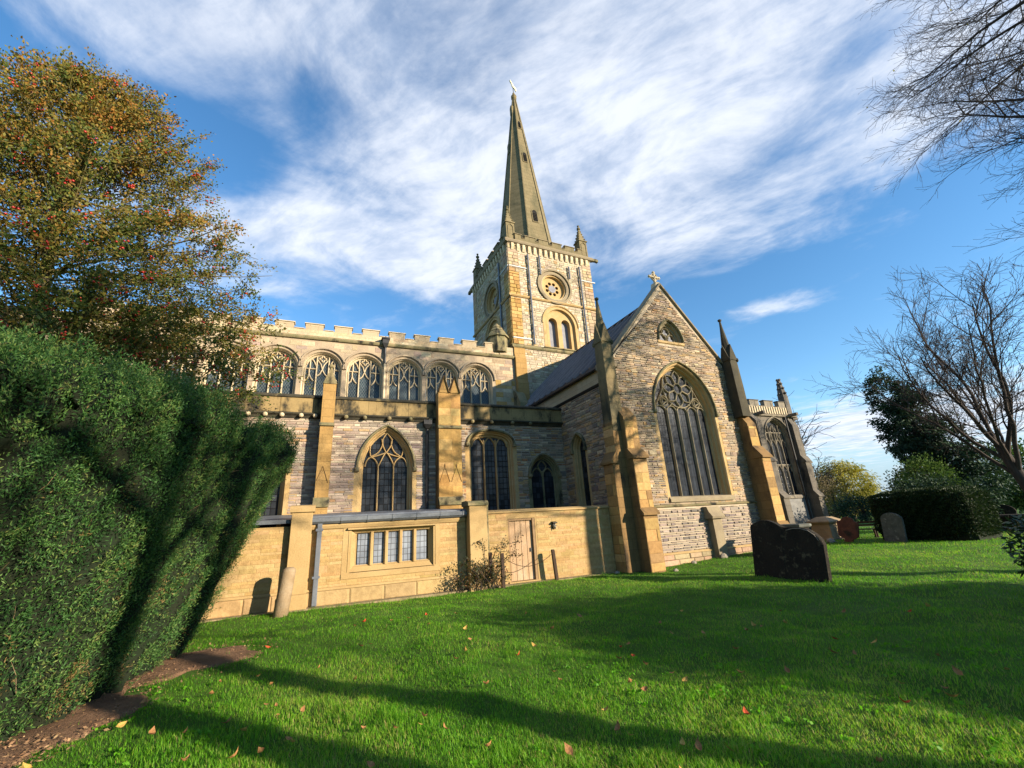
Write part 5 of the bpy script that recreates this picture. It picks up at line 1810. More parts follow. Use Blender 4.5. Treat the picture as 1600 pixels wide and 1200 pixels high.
def tubes(name, paths, mat, parent=None, sides=5, kind=None, rmin=0.0):
    """tapered tubes along polylines [(pts, radii)]"""
    V, Lp, St = [], [], []
    base = 0
    groups = {}
    for pts, rad in paths:
        groups.setdefault((len(pts), sides if rad[0] > 0.03 else (4 if rad[0] > 0.012 else 3)), []).append((pts, rad))
    nl = 0
    for (k, sd), lst in groups.items():
        P = np.array([p for p, _ in lst], dtype=float)
        Rr = np.maximum(np.array([r for _, r in lst], dtype=float), rmin)
        m = len(lst)
        T = np.empty_like(P)
        T[:, 1:-1] = P[:, 2:] - P[:, :-2]
        T[:, 0] = P[:, 1] - P[:, 0]
        T[:, -1] = P[:, -1] - P[:, -2]
        T = unit(T)
        ref = np.where(np.abs(T[:, :, 2:3]) > 0.9, np.array([1.0, 0, 0]), np.array([0, 0, 1.0]))
        A = unit(np.cross(T, ref))
        B = np.cross(T, A)
        th = 2 * np.pi * np.arange(sd) / sd
        ring = P[:, :, None, :] + Rr[:, :, None, None] * (A[:, :, None, :] * np.cos(th)[None, None, :, None] + B[:, :, None, :] * np.sin(th)[None, None, :, None])
        V.append(ring.reshape(-1, 3))
        i = np.arange(m)[:, None, None] * k * sd + np.arange(k - 1)[None, :, None] * sd
        j = np.arange(sd)[None, None, :]
        j2 = (j + 1) % sd
        q = np.stack([i + j, i + j2, i + sd + j2, i + sd + j], -1).reshape(-1) + base
        Lp.append(q)
        St.append(np.arange(len(q) // 4) * 4 + nl)
        nl += len(q)
        base += m * k * sd
    return np_mesh(name, np.concatenate(V), np.concatenate(Lp), np.concatenate(St), None, mat, parent, kind, True)


def grow(rr, p, d, L, r, lev, P, out):
    """one branch and, recursively, what it carries"""
    n = max(3, int(L / P['seg'][lev]))
    n = min(n, 12)
    pts = [p.copy()]
    rad = [r]
    dirs = []
    for i in range(n):
        d = d + rr.normal(size=3) * P['jit'][lev]
        d[2] += P['up'][lev]
        d /= np.linalg.norm(d)
        p = p + d * (L / n)
        pts.append(p.copy())
        dirs.append(d.copy())
        rad.append(r * (1 - (1 - P['taper'][lev]) * (i + 1) / n))
    out.append((np.array(pts), np.array(rad), lev))
    if lev + 1 >= len(P['n']):
        return
    k = max(1, int(round(P['n'][lev + 1] * rr.uniform(0.75, 1.25))))
    f0 = P['from'][lev]
    for c in range(k):
        f = f0 + (1 - f0) * (c + rr.uniform(0.1, 0.95)) / k
        i = min(n - 1, int(f * n))
        t = f * n - i
        q = pts[i] * (1 - t) + pts[i + 1] * t
        dd = dirs[i]
        a = rr.normal(size=3)
        a -= dd * a.dot(dd)
        a /= np.linalg.norm(a)
        if 'side' in P and lev >= 1:
            a[2] *= P['side']
        ang = P['ang'][lev + 1] * rr.uniform(0.7, 1.25)
        nd = dd * math.cos(ang) + a * math.sin(ang)
        ll = P['len'][lev + 1] * rr.uniform(0.65, 1.2) * (1.0 - P.get('short', 0.45) * (f - f0))
        r2 = min(rad[i] * 0.75, P['rad'][lev + 1] * rr.uniform(0.8, 1.2))
        grow(rr, q, nd, ll, r2, lev + 1, P, out)


def bare_tree(name, label, base, P, seed, mat='bark', extra=None, group=None, mats=None):
    rr = np.random.default_rng(seed)
    out = []
    grow(rr, np.array(base, dtype=float), np.array(P.get('dir', (0, 0, 1.0)), dtype=float), P['len'][0], P['rad'][0], 0, P, out)
    t = thing(name, label, 'tree', base, group)
    tubes('trunk', [(p, r) for p, r, l in out if l == 0], mat, t, 10)
    lim = [(p, r) for p, r, l in out if l == 1]
    for p, r in lim:
        tubes('limb', [(p, r)], mat, t, 7)
    tw = [(p, r) for p, r, l in out if l >= 2]
    if tw:
        tubes('twigs', tw, mat, t, 4, 'stuff', P.get('rmin', 0.004))
    return t, out


def ellipsoid_cloud(c, r, n, shell=0.55):
    d = unit(rng.normal(size=(n, 3)))
    rad = (shell + (1 - shell) * rng.random(n)) ** 0.7
    return np.array(c) + d * rad[:, None] * np.array(r), d


def clumped(c, r, n_cl, per, cl_r, shell=0.5):
    """leaf positions gathered in clumps through a crown volume, with the clump's outward direction"""
    C, D = ellipsoid_cloud(c, r, n_cl, shell)
    k = np.repeat(np.arange(n_cl), per)
    off = rng.normal(size=(len(k), 3)) * cl_r * np.array([1, 1, 0.7])
    return C[k] + off, unit(D[k] + rng.normal(size=(len(k), 3)) * 0.7), C, k


def rnd_col(k, n):
    """a tint per leaf: partly its clump's, partly its own"""
    base = rng.random(int(k.max()) + 1)
    return np.clip(base[k] * 0.6 + rng.random(n) * 0.45, 0, 1)


# ------------------------------------------------------------------ the clipped yew on the left
def smooth_line(pts, n):
    pts = np.array(pts, dtype=float)
    d = np.concatenate([[0], np.cumsum(np.linalg.norm(np.diff(pts, axis=0), axis=1))])
    t = np.linspace(0, d[-1], n * 4)
    x = np.stack([np.interp(t, d, pts[:, i]) for i in range(2)], 1)
    for _ in range(2 * n // 12):
        x[1:-1] = 0.25 * x[:-2] + 0.5 * x[1:-1] + 0.25 * x[2:]
    return x[np.linspace(0, len(x) - 1, n).astype(int)]


NB = 240
Y_BASE = smooth_line([(-6.6, 4.9), (-4.8, 5.4), (-3.5, 5.85), (-2.85, 6.35), (-2.5, 7.1), (-2.42, 8.3), (-2.10, 9.5), (-2.30, 10.2), (-3.6, 10.6), (-5.6, 10.5)], NB)
Y_BULG = smooth_line([(-6.6, 4.3), (-4.6, 4.75), (-3.2, 5.15), (-2.2, 5.85), (-1.72, 6.8), (-1.30, 8.5), (-0.80, 10.2), (-1.05, 11.4), (-2.8, 12.1), (-5.6, 12.0)], NB)
Y_TOP = smooth_line([(-6.6, 5.4), (-4.9, 5.7), (-3.7, 6.1), (-2.8, 6.7), (-2.25, 7.3), (-1.80, 8.7), (-1.30, 10.0), (-1.55, 10.7), (-3.2, 11.3), (-5.6, 11.2)], NB)
Y_MID = np.array([-5.2, 8.4])
ZB, ZT = 3.40, 3.92


def yew_surface(t, z, inset=0.0):
    """t in 0..1 along the outline, z height parameter 0..1 (0..0.7 flank, above: shoulder and top)"""
    f = t * (NB - 1)
    i = np.minimum(f.astype(int), NB - 2)
    w = (f - i)[:, None]
    g = lambda A: A[i] * (1 - w) + A[i + 1] * w
    b, m, tp = g(Y_BASE), g(Y_BULG), g(Y_TOP)
    s = np.clip(z / 0.72, 0, 1)[:, None]
    q = s ** 0.9
    fl = b * (1 - q) + m * q
    u = np.clip((z - 0.72) / 0.2, 0, 1)[:, None]
    th = u * np.pi / 2
    sh = m + (tp - m) * (1 - np.cos(th))
    v = np.clip((z - 0.92) / 0.08, 0, 1)[:, None]
    top = tp + (Y_MID - tp) * v
    xy = np.where(z[:, None] < 0.72, fl, np.where(z[:, None] < 0.92, sh, top))
    zz = np.where(z < 0.72, s[:, 0] * ZB, np.where(z < 0.92, ZB + (ZT - ZB) * np.sin(th[:, 0]), ZT + 0.15 * v[:, 0]))
    # leaning clefts between the clipped stems, and lumps
    arc = t * 16.0
    ph = arc * 1.0 - 0.30 * zz
    cl = np.abs(np.sin(np.pi * (ph / 1.25 + 0.12 * np.sin(arc * 2.1) + 0.25 * value_noise(arc * 1.3, zz * 1.2, 9))))
    cleft = np.exp(-(cl / 0.16) ** 2) * (0.05 + 0.22 * (0.5 + 0.5 * np.sin(arc * 1.7 + 0.5 * zz)) ** 2)
    cl2 = np.abs(np.sin(np.pi * (ph / 0.43 + 0.3 * np.sin(arc * 0.9 + zz))))
    cleft = cleft + np.exp(-(cl2 / 0.2) ** 2) * 0.09 * (0.5 + 0.5 * np.sin(3.1 * zz + arc))
    lump = 0.06 * np.sin(arc * 3.3 + 1.3 * zz) * np.sin(zz * 2.2 + arc) + 0.03 * np.sin(arc * 7.1 + 2 * zz) * np.sin(zz * 4.7 - arc * 2)
    n1 = value_noise(arc * 4.2 - zz * 1.4, zz * 0.5, 1)
    n2 = value_noise(arc * 10.5 - zz * 3.6, zz * 1.3, 2)
    n3 = value_noise(arc * 24 - zz * 8, zz * 6.5, 3)
    tuft = (n1 - 0.5) * 0.20 + (n2 - 0.5) * 0.17 + (n3 - 0.5) * 0.06
    lump = lump + tuft
    gap = np.clip((0.42 - n2) * 3.4, 0, 1) * np.clip((0.66 - n1) * 3, 0, 1)
    cleft = cleft + 0.42 * gap
    out = unit(np.stack([-(Y_MID[0] - xy[:, 0]), -(Y_MID[1] - xy[:, 1])], 1))
    amp = np.where(z < 0.92, 1.0, 0.4)
    disp = (lump - cleft) * amp - inset
    xy = xy + out * disp[:, None]
    zz = zz + np.where(z > 0.72, (lump * 0.8 - cleft * 0.5) - inset, 0.0)
    return np.concatenate([xy, zz[:, None]], 1), out, cleft


yew = thing('yew_hedge', 'tall dark green clipped yew leaning over bare earth at the left', 'hedge', (-3.2, 8.2, 0.0))
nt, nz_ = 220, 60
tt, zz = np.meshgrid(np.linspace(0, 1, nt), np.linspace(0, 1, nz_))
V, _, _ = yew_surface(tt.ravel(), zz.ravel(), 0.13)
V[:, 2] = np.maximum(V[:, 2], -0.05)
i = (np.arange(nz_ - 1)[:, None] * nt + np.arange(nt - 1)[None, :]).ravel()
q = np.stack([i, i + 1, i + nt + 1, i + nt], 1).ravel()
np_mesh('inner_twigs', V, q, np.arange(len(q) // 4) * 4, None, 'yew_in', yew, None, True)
NSP = 17500
t = rng.random(NSP) * 0.86 + 0.02
z = rng.random(NSP) ** 0.9 * 0.96
Pp, out, cleft = yew_surface(t, z, 0.11)
keep = rng.random(NSP) > np.clip(cleft * 2.6 - 0.10, 0, 0.93)
Pp, out, z, t = Pp[keep], out[keep], z[keep], t[keep]
ns = len(Pp)
arc_ = t * 16.0
zz_ = np.minimum(z / 0.72, 1.2) * ZB
tip_ = value_noise(arc_ * 10.5 - zz_ * 3.6, zz_ * 1.3, 2)
slen = 0.12 + 0.17 * rng.random(ns) + 0.05 * (z > 0.7)
sax = unit(np.stack([out[:, 0] * 0.75, out[:, 1] * 0.75, np.where(z > 0.70, 1.6, 1.0)], 1) + rng.normal(size=(ns, 3)) * 0.28)
stint = np.clip(0.30 + 0.5 * (tip_ - 0.5) + 0.16 * rng.normal(size=ns), 0, 0.8)
brown = (value_noise(arc_ * 2.6 + 60, zz_ * 2.6 + 60, 5) > 0.72) & (rng.random(ns) < 0.6 * np.clip(0.55 - z, 0, 1))
per_s = 19
k = np.repeat(np.arange(ns), per_s)
f = rng.random(len(k))
nd = sax[k] * (0.55 + 0.3 * f[:, None]) + rng.normal(size=(len(k), 3)) * 0.55
wide = (1.0 - 0.6 * f) * 0.040
Pn = Pp[k] + sax[k] * (slen[k] * f)[:, None] + rng.normal(size=(len(k), 3)) * wide[:, None]
rc_ = np.clip(stint[k] + 0.28 * (f - 0.45) + 0.10 * rng.normal(size=len(k)), 0, 0.82)
rc_ = np.where(brown[k], 0.95, rc_)
leaves('foliage', Pn, nd, 0.024 + 0.030 * rng.random(len(k)), 0.008 + 0.006 * rng.random(len(k)), rc_, 'yew', yew, 'stuff')
# upright clipped shoots along the top
NS = 3200
ts = rng.random(NS) * 0.86 + 0.02
zs_ = 0.60 + 0.36 * rng.random(NS)
Ps, outs, _ = yew_surface(ts, zs_, 0.06)
ks = np.repeat(np.arange(NS), 9)
N = len(ks)
hs_ = (0.05 + 0.24 * rng.random(NS) ** 2 * (0.4 + 0.6 * (zs_ > 0.72)))[ks]
f = rng.random(N)
stem = np.stack([outs[:, 0] * 0.30, outs[:, 1] * 0.30, np.full(NS, 1.0)], 1) + rng.normal(size=(NS, 3)) * 0.12
Pp = Ps[ks] + stem[ks] * (hs_ * f)[:, None]
D = stem[ks] * 0.9 + rng.normal(size=(N, 3)) * 0.5
leaves('shoots', Pp, D, 0.03 + 0.03 * rng.random(N), 0.012, np.clip(0.45 + 0.22 * rng.normal(size=N), 0, 1), 'yew', yew, 'stuff')
# stray twigs poking out
st = []
tq = rng.random(70) * 0.8 + 0.05
zq = rng.random(70) * 0.8 + 0.08
Pq, oq, _ = yew_surface(tq, zq, 0.10)
for a_, o_ in zip(Pq, oq):
    d_ = unit(np.array([o_[0], o_[1], 0.9]) + rng.normal(size=3) * 0.5)
    L_ = rng.uniform(0.12, 0.34)
    st.append((np.array([a_, a_ + d_ * L_ * 0.5 + rng.normal(size=3) * 0.02, a_ + d_ * L_]), np.array([0.004, 0.0035, 0.002])))
tubes('stray_twigs', st, 'litter_twig', yew, 4, 'stuff')
# brown stems showing at the foot
st = []
for k in range(14):
    tq = np.array([rng.uniform(0.1, 0.8)])
    a, o, _ = yew_surface(tq, np.array([0.0]), 0.30)
    c, _, _ = yew_surface(tq + rng.uniform(-0.02, 0.02), np.array([0.20]), 0.22)
    p0, p1 = a[0], c[0]
    p0[2] = -0.05
    p1[2] = min(p1[2], 0.8)
    st.append((np.array([p0, p0 * 0.6 + p1 * 0.4 + rng.normal(size=3) * 0.04, p1]), np.array([0.05, 0.035, 0.02]) * rng.uniform(0.6, 1.3)))
tubes('stems', st, 'bark', yew, 6, 'stuff')

# ------------------------------------------------------------------ holly tree behind it
holly = thing('holly_tree', 'tall olive holly tree dotted with red berries behind the clipped yew', 'tree', (-7.3, 13.4, 0.0))
HZ = np.array([3.2, 4.9, 6.3, 7.8, 9.3, 10.8, 12.3, 13.7, 14.5, 15.1])
HR = np.array([3.8, 5.8, 6.3, 5.9, 5.0, 4.2, 3.4, 2.6, 1.8, 0.6])
ax = np.array([-7.3, 13.4])


def holly_R(z, a):
    base = np.interp(z, HZ, HR)
    return base * (1 + 0.10 * np.sin(3 * a + z) + 0.08 * np.sin(5 * a - 1.7 * z) + 0.05 * np.sin(9 * a + 3.1 * z))


rr = np.random.default_rng(5)
br = []
trunk = np.array([[ax[0] + 0.1 * math.sin(k * 1.3), ax[1] + 0.1 * math.cos(k), z] for k, z in enumerate(np.linspace(-0.1, 14.1, 12))])
tubes('trunk', [(trunk, np.linspace(0.30, 0.03, 12))], 'bark_green', holly, 9)
tips = []
for k in range(480):
    z0 = 2.0 + 11.8 * rr.random() ** 1.15
    a = rr.uniform(0, 2 * math.pi)
    zt = min(z0 + rr.uniform(-0.4, 2.6), 15.0)
    rad = holly_R(zt, a) * rr.uniform(0.72, 1.0)
    p0 = np.array([ax[0], ax[1], z0])
    p1 = np.array([ax[0] + rad * math.cos(a), ax[1] + 0.72 * rad * math.sin(a), zt])
    mid = p0 * 0.5 + p1 * 0.5 + np.array([0, 0, rr.uniform(-0.3, 0.6)]) + rr.normal(size=3) * 0.35
    path = np.array(smooth([tuple(p0[:2]), tuple(mid[:2]), tuple(p1[:2])], 3))
    zq = np.interp(np.linspace(0, 1, len(path)), [0, 0.5, 1], [p0[2], mid[2], p1[2]])
    path = np.concatenate([path, zq[:, None]], 1)
    r0 = 0.014 + 0.028 * rr.random() ** 2
    br.append((path, np.linspace(r0, 0.006, len(path))))
    for s in range(9):
        f = rr.uniform(0.35, 1.0)
        i = min(int(f * (len(path) - 1)), len(path) - 2)
        q = path[i] + (path[i + 1] - path[i]) * (f * (len(path) - 1) - i)
        d = unit(unit(p1 - p0) * 0.7 + rr.normal(size=3) * 0.6 + np.array([0, 0, 0.35]))
        L = rr.uniform(0.35, 0.9)
        e = q + d * L
        br.append((np.array([q, q + d * L * 0.5 + rr.normal(size=3) * 0.04, e]), np.array([0.010, 0.008, 0.004])))
        tips.append((q, e, d))
tubes('branches', br, 'twig', holly, 5, 'stuff')
tips_q = np.array([a for a, _, _ in tips])
tips_e = np.array([b_ for _, b_, _ in tips])
tips_d = np.array([c for _, _, c in tips])
per = 46
k = np.repeat(np.arange(len(tips)), per)
f = rng.random(len(k))[:, None] ** 0.7
P_ = tips_q[k] * (1 - f) + tips_e[k] * f + rng.normal(size=(len(k), 3)) * 0.085
D = unit(tips_d[k] * 0.6 + rng.normal(size=(len(k), 3)) * 0.8)
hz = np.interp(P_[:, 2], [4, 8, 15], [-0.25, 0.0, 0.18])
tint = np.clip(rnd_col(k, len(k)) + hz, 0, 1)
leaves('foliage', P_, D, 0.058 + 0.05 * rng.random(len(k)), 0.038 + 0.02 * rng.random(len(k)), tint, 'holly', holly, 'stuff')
# berries: little faceted balls in bunches
wgt = np.interp(tips_e[:, 2], [4, 7, 9, 16], [3.0, 2.2, 0.9, 0.55])
pick = rng.choice(len(tips), 900, replace=False, p=wgt / wgt.sum())
nb = 7
kk = np.repeat(pick, nb)
C = tips_q[kk] * 0.35 + tips_e[kk] * 0.65 + rng.normal(size=(len(kk), 3)) * 0.06
r = 0.023 + 0.018 * rng.random(len(kk))
oc = np.array([(1, 0, 0), (-1, 0, 0), (0, 1, 0), (0, -1, 0), (0, 0, 1), (0, 0, -1)], dtype=float)
V = C[:, None, :] + oc[None] * r[:, None, None]
fi = np.array([0, 2, 4, 2, 1, 4, 1, 3, 4, 3, 0, 4, 2, 0, 5, 1, 2, 5, 3, 1, 5, 0, 3, 5])
lp = (np.arange(len(C))[:, None] * 6 + fi[None]).ravel()
np_mesh('berries', V, lp, np.arange(len(lp) // 3) * 3, None, 'berry', holly, 'stuff', True)

# ------------------------------------------------------------------ bare trees
P_over = dict(n=[1, 28, 12, 8, 4], len=[18.0, 5.3, 2.5, 1.2, 0.5], rad=[0.34, 0.065, 0.020, 0.009, 0.005], seg=[1.4, 0.55, 0.4, 0.3, 0.18],
              jit=[0.02, 0.10, 0.13, 0.16, 0.2], up=[0.02, -0.012, -0.02, -0.01, 0.0], taper=[0.25, 0.25, 0.3, 0.4, 0.5], ang=[0, R(70), R(36), R(36), R(36)], short=0.35)
P_over['from'] = [0.35, 0.12, 0.1, 0.1, 0]
t, out = bare_tree('bare_tree', 'bare fine-twigged branches hanging into the sky from a tree beyond the frame', (20.0, 0.3, 0.0), dict(P_over, rmin=0.0042), 14)
ends = np.array([p[-1] for p, r_, l in out if l == 3])
sel = rng.choice(len(ends), 90, replace=False)
leaves('dead_leaves', ends[sel], rng.normal(size=(90, 3)) + np.array([0, 0, -0.8]), 0.09, 0.06, rng.random(90), 'willow', t, 'stuff')
P_mid = dict(n=[1, 12, 10, 7, 5], len=[4.4, 8.8, 3.2, 1.6, 0.8], rad=[0.34, 0.10, 0.032, 0.013, 0.008], seg=[0.9, 0.8, 0.6, 0.4, 0.3],
             jit=[0.05, 0.10, 0.13, 0.15, 0.18], up=[0.0, 0.05, 0.04, 0.02, 0.0], taper=[0.6, 0.25, 0.3, 0.4, 0.5], ang=[0, R(27), R(36), R(36), R(36)], rmin=0.008, dir=(-0.10, 0.30, 1.0), short=0.25)
P_mid['from'] = [0.55, 0.15, 0.12, 0.1, 0]
bare_tree('bare_tree', 'spreading bare tree with forked trunk to the right of the clipped hedge', (32.7, 10.2, 0.0), P_mid, 33)
P_far = dict(n=[1, 10, 8, 6], len=[9.0, 8.5, 4.0, 2.0], rad=[0.4, 0.16, 0.06, 0.035], seg=[1.5, 1.2, 0.9, 0.7], jit=[0.03, 0.1, 0.14, 0.18], up=[0, 0.03, 0.02, 0.0], taper=[0.6, 0.3, 0.3, 0.4], ang=[0, R(42), R(42), R(42)], rmin=0.022, short=0.2)
P_far['from'] = [0.5, 0.2, 0.15, 0]
bare_tree('bare_tree', 'distant bare treetop showing above the battlements right of the gable', (56.3, 41.6, 0.0), P_far, 44)
bare_tree('bare_tree', 'small distant bare tree just right of the far chancel corner', (60.5, 39.5, 0.0), dict(P_far, len=[4.0, 4.8, 2.4, 1.3], rad=[0.2, 0.09, 0.04, 0.03]), 45)
# trees behind the photographer whose long shadows cross the lawn
P_sh = dict(n=[1, 14, 8, 6], len=[12.0, 5.5, 2.6, 1.3], rad=[0.33, 0.11, 0.05, 0.03], seg=[1.5, 0.9, 0.7, 0.5], jit=[0.02, 0.1, 0.14, 0.18], up=[0.01, 0.03, 0.02, 0.0], taper=[0.4, 0.3, 0.3, 0.4], ang=[0, R(50), R(42), R(42)], rmin=0.02, short=0.3)
P_sh['from'] = [0.5, 0.2, 0.15, 0]
for x, y, s, lb in ((12.2, -8.2, 71, 'bare tree behind the viewer throwing the longer shade stripe across the lawn'), (9.5, -6.8, 72, 'bare tree behind the viewer nearest the clipped yew')):
    bare_tree('bare_tree', lb, (x, y, 0.0), P_sh, s)


def leafy_tree(name, label, cat, base, masses, trunk_r, trunk_h, mat, L, Wd, droop=0.0, bark='bark', group=None):
    """masses: [(centre, radii, clumps, leaves per clump, clump radius)]; limbs run out to each mass"""
    t = thing(name, label, cat, base, group)
    b = np.array(base, dtype=float)
    top = b + np.array([0, 0, trunk_h])
    tubes('trunk', [(np.array([b - [0, 0, 0.1], b + [0.05, 0.03, trunk_h * 0.5], top]), np.array([trunk_r, trunk_r * 0.75, trunk_r * 0.4]))], bark, t, 8)
    PP, DD, KK, br_, off = [], [], [], [], 0
    for c, r_, ncl, per_, clr in masses:
        P_, D_, C_, k_ = clumped(c, r_, ncl, per_, clr)
        P_ = P_[:]
        PP.append(P_)
        DD.append(D_ + np.array([0, 0, -droop]))
        KK.append(k_ + off)
        off += ncl
        for q in C_[::max(1, ncl // 60)]:
            s = b + np.array([0, 0, min(trunk_h, max(0.3, q[2] * 0.6))])
            br_.append((np.array([s, (s + q) / 2 + rng.normal(size=3) * 0.15, q]), np.array([trunk_r * 0.14, trunk_r * 0.07, 0.008])))
    tubes('branches', br_, bark, t, 5, 'stuff')
    PP, DD, KK = np.concatenate(PP), np.concatenate(DD), np.concatenate(KK)
    ok = PP[:, 2] > 0.02
    PP, DD, KK = PP[ok], DD[ok], KK[ok]
    n_ = len(PP)
    leaves('crown', PP, DD, L * (0.7 + 0.6 * rng.random(n_)), Wd * (0.7 + 0.6 * rng.random(n_)), rnd_col(KK, n_), mat, t, 'stuff')
    return t


# dense evergreen behind the viewer: the broad patch of shade on the lawn
leafy_tree('yew_tree', 'broad low yew behind the viewer shading the middle of the lawn', 'tree', (14.9, -3.5, 0.0),
           [((14.7, -3.6, 2.3), (2.8, 2.6, 2.2), 620, 44, 0.34), ((16.0, -2.3, 2.1), (2.2, 2.0, 1.8), 420, 44, 0.32), ((13.4, -4.8, 2.0), (1.8, 1.8, 1.8), 320, 44, 0.32)], 0.4, 2.5, 'ever', 0.16, 0.09)
# evergreen, willow, bushes at the right
leafy_tree('evergreen_tree', 'dark tall evergreen tree rising behind the clipped hedge', 'tree', (41.2, 18.1, 0.0),
           [((40.9, 18.9, 8.2), (1.25, 1.35, 4.1), 190, 46, 0.22), ((41.2, 17.9, 6.8), (1.3, 1.3, 4.0), 130, 44, 0.24), ((41.7, 16.9, 5.0), (1.3, 1.3, 3.0), 110, 44, 0.26), ((42.2, 15.9, 3.4), (1.3, 1.4, 2.1), 80, 44, 0.26)], 0.35, 9.5, 'ever', 0.26, 0.10, 0.35)
leafy_tree('green_bush', 'mid green leafy bush above the left part of the clipped hedge', 'bush', (38.5, 17.3, 0.0),
           [((38.6, 17.4, 3.0), (1.2, 1.7, 1.7), 120, 34, 0.28)], 0.12, 2.2, 'midgreen', 0.17, 0.09)
leafy_tree('evergreen_bush', 'black-green spreading bush low behind the clipped hedge', 'bush', (36.0, 15.6, 0.0),
           [((36.0, 15.9, 1.7), (1.6, 2.6, 1.6), 150, 40, 0.3)], 0.12, 1.5, 'ever', 0.17, 0.09)
leafy_tree('willow_tree', 'rounded golden yellow willow in the distance beyond the churchyard', 'tree', (64.8, 38.3, 0.0),
           [((64.8, 38.3, 4.2), (3.0, 3.4, 3.3), 330, 34, 0.42)], 0.4, 4.0, 'willow', 0.42, 0.10, 0.9)
leafy_tree('brown_bush', 'tall thin brown autumn bush left of the golden willow', 'bush', (52.0, 32.2, 0.0),
           [((51.6, 32.6, 2.5), (1.6, 2.2, 2.5), 170, 26, 0.32)], 0.10, 2.6, 'brownleaf', 0.14, 0.08)
leafy_tree('dark_bush', 'dark low bush in front of the golden willow', 'bush', (50.5, 28.6, 0.0),
           [((50.4, 29.2, 1.2), (1.2, 1.9, 1.3), 110, 30, 0.3)], 0.10, 1.0, 'ever', 0.2, 0.1)
for k, (c, r_, m_, lb) in enumerate((((58.0, 19.0, 3.2), (3.0, 3.4, 3.0), 'midgreen', 'rounded green tree far behind the spreading bare tree trunk'),
                                     ((56.0, 25.0, 2.6), (2.4, 3.0, 2.7), 'brownleaf', 'olive brown thicket far behind the dark evergreen'),
                                     ((62.0, 12.0, 3.6), (3.4, 4.2, 3.4), 'midgreen', 'broad pale green tree at the far right edge'))):
    leafy_tree('background_tree', lb, 'tree', (c[0], c[1], 0.0), [(c, r_, 230, 30, 0.42)], 0.25, 3.0, m_, 0.3, 0.16)
# far hedgerow closing the meadow
N = 16000
az = rng.random(N)
P_ = np.stack([70 + 55 * az + rng.normal(size=N) * 1.2, 62 - 62 * az + rng.normal(size=N) * 1.2, rng.random(N) ** 1.2 * (2.6 + 0.9 * np.sin(az * 40) + 0.6 * np.sin(az * 97))], 1)
tag(leaves('treeline', P_, rng.normal(size=(N, 3)) + np.array([0, 0, 0.3]), 0.7, 0.4, rng.random(N), 'midgreen'), None, None, None, 'stuff')

# ------------------------------------------------------------------ clipped hedge by the path
hedge = thing('clipped_hedge', 'dark square-clipped hedge behind the small grey headstone', 'hedge', (26.6, 12.5, 0.0))


def hedge_pts(n, inset=0.0):
    """rounded box in its own frame"""
    C = np.array([27.0, 12.42, 1.12])
    H = np.array([1.35, 2.02, 1.13]) - inset
    d = unit(rng.normal(size=(n, 3)) * np.array([1, 1, 1]))
    p = 6.0
    s = (np.abs(d / H) ** p).sum(1) ** (-1 / p)
    X = d * s[:, None]
    nrm = unit(np.sign(X) * np.abs(X / H) ** (p - 1) / H)
    lum = 0.05 * np.sin(X[:, 1] * 6) * np.sin(X[:, 2] * 5 + 1) + 0.04 * np.sin(X[:, 1] * 13 + X[:, 2] * 9)
    return C + X + nrm * lum[:, None], nrm


P_, nr = hedge_pts(42000)
ok = P_[:, 2] > 0.0
P_, nr = P_[ok], nr[ok]
n = len(P_)
leaves('foliage', P_ - nr * 0.04, nr * 0.6 + rng.normal(size=(n, 3)) * 0.6 + np.array([0, 0, 0.3]), 0.09 + 0.05 * rng.random(n), 0.05, np.clip(0.4 + 0.3 * rng.normal(size=n), 0, 1), 'hedge', hedge, 'stuff')
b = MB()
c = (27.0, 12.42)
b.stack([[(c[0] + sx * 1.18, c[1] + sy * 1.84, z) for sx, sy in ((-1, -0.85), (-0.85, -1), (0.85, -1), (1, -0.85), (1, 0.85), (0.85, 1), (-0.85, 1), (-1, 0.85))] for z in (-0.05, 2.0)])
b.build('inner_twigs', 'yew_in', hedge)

# ------------------------------------------------------------------ glossy bush at the right edge
laurel = thing('laurel_bush', 'glossy dark-leaved bush cut off by the right edge of the picture', 'bush', (11.9, 3.5, 0.0))
C_, D_ = ellipsoid_cloud((12.0, 3.55, 0.85), (1.15, 0.95, 0.85), 260, 0.35)
br_ = [(np.array([[11.95, 3.5, 0.0], (np.array([11.95, 3.5, 0.3]) + q) / 2 + rng.normal(size=3) * 0.05, q]), np.array([0.02, 0.012, 0.005])) for q in C_]
tubes('stems', br_, 'bark', laurel, 5, 'stuff')
k = np.repeat(np.arange(260), 12)
P_ = C_[k] + rng.normal(size=(len(k), 3)) * 0.055
leaves('foliage', P_, D_[k] * 0.5 + rng.normal(size=(len(k), 3)) * 0.7, 0.11 + 0.05 * rng.random(len(k)), 0.045, rng.random(len(k)), 'laurel', laurel, 'stuff', 0.15)

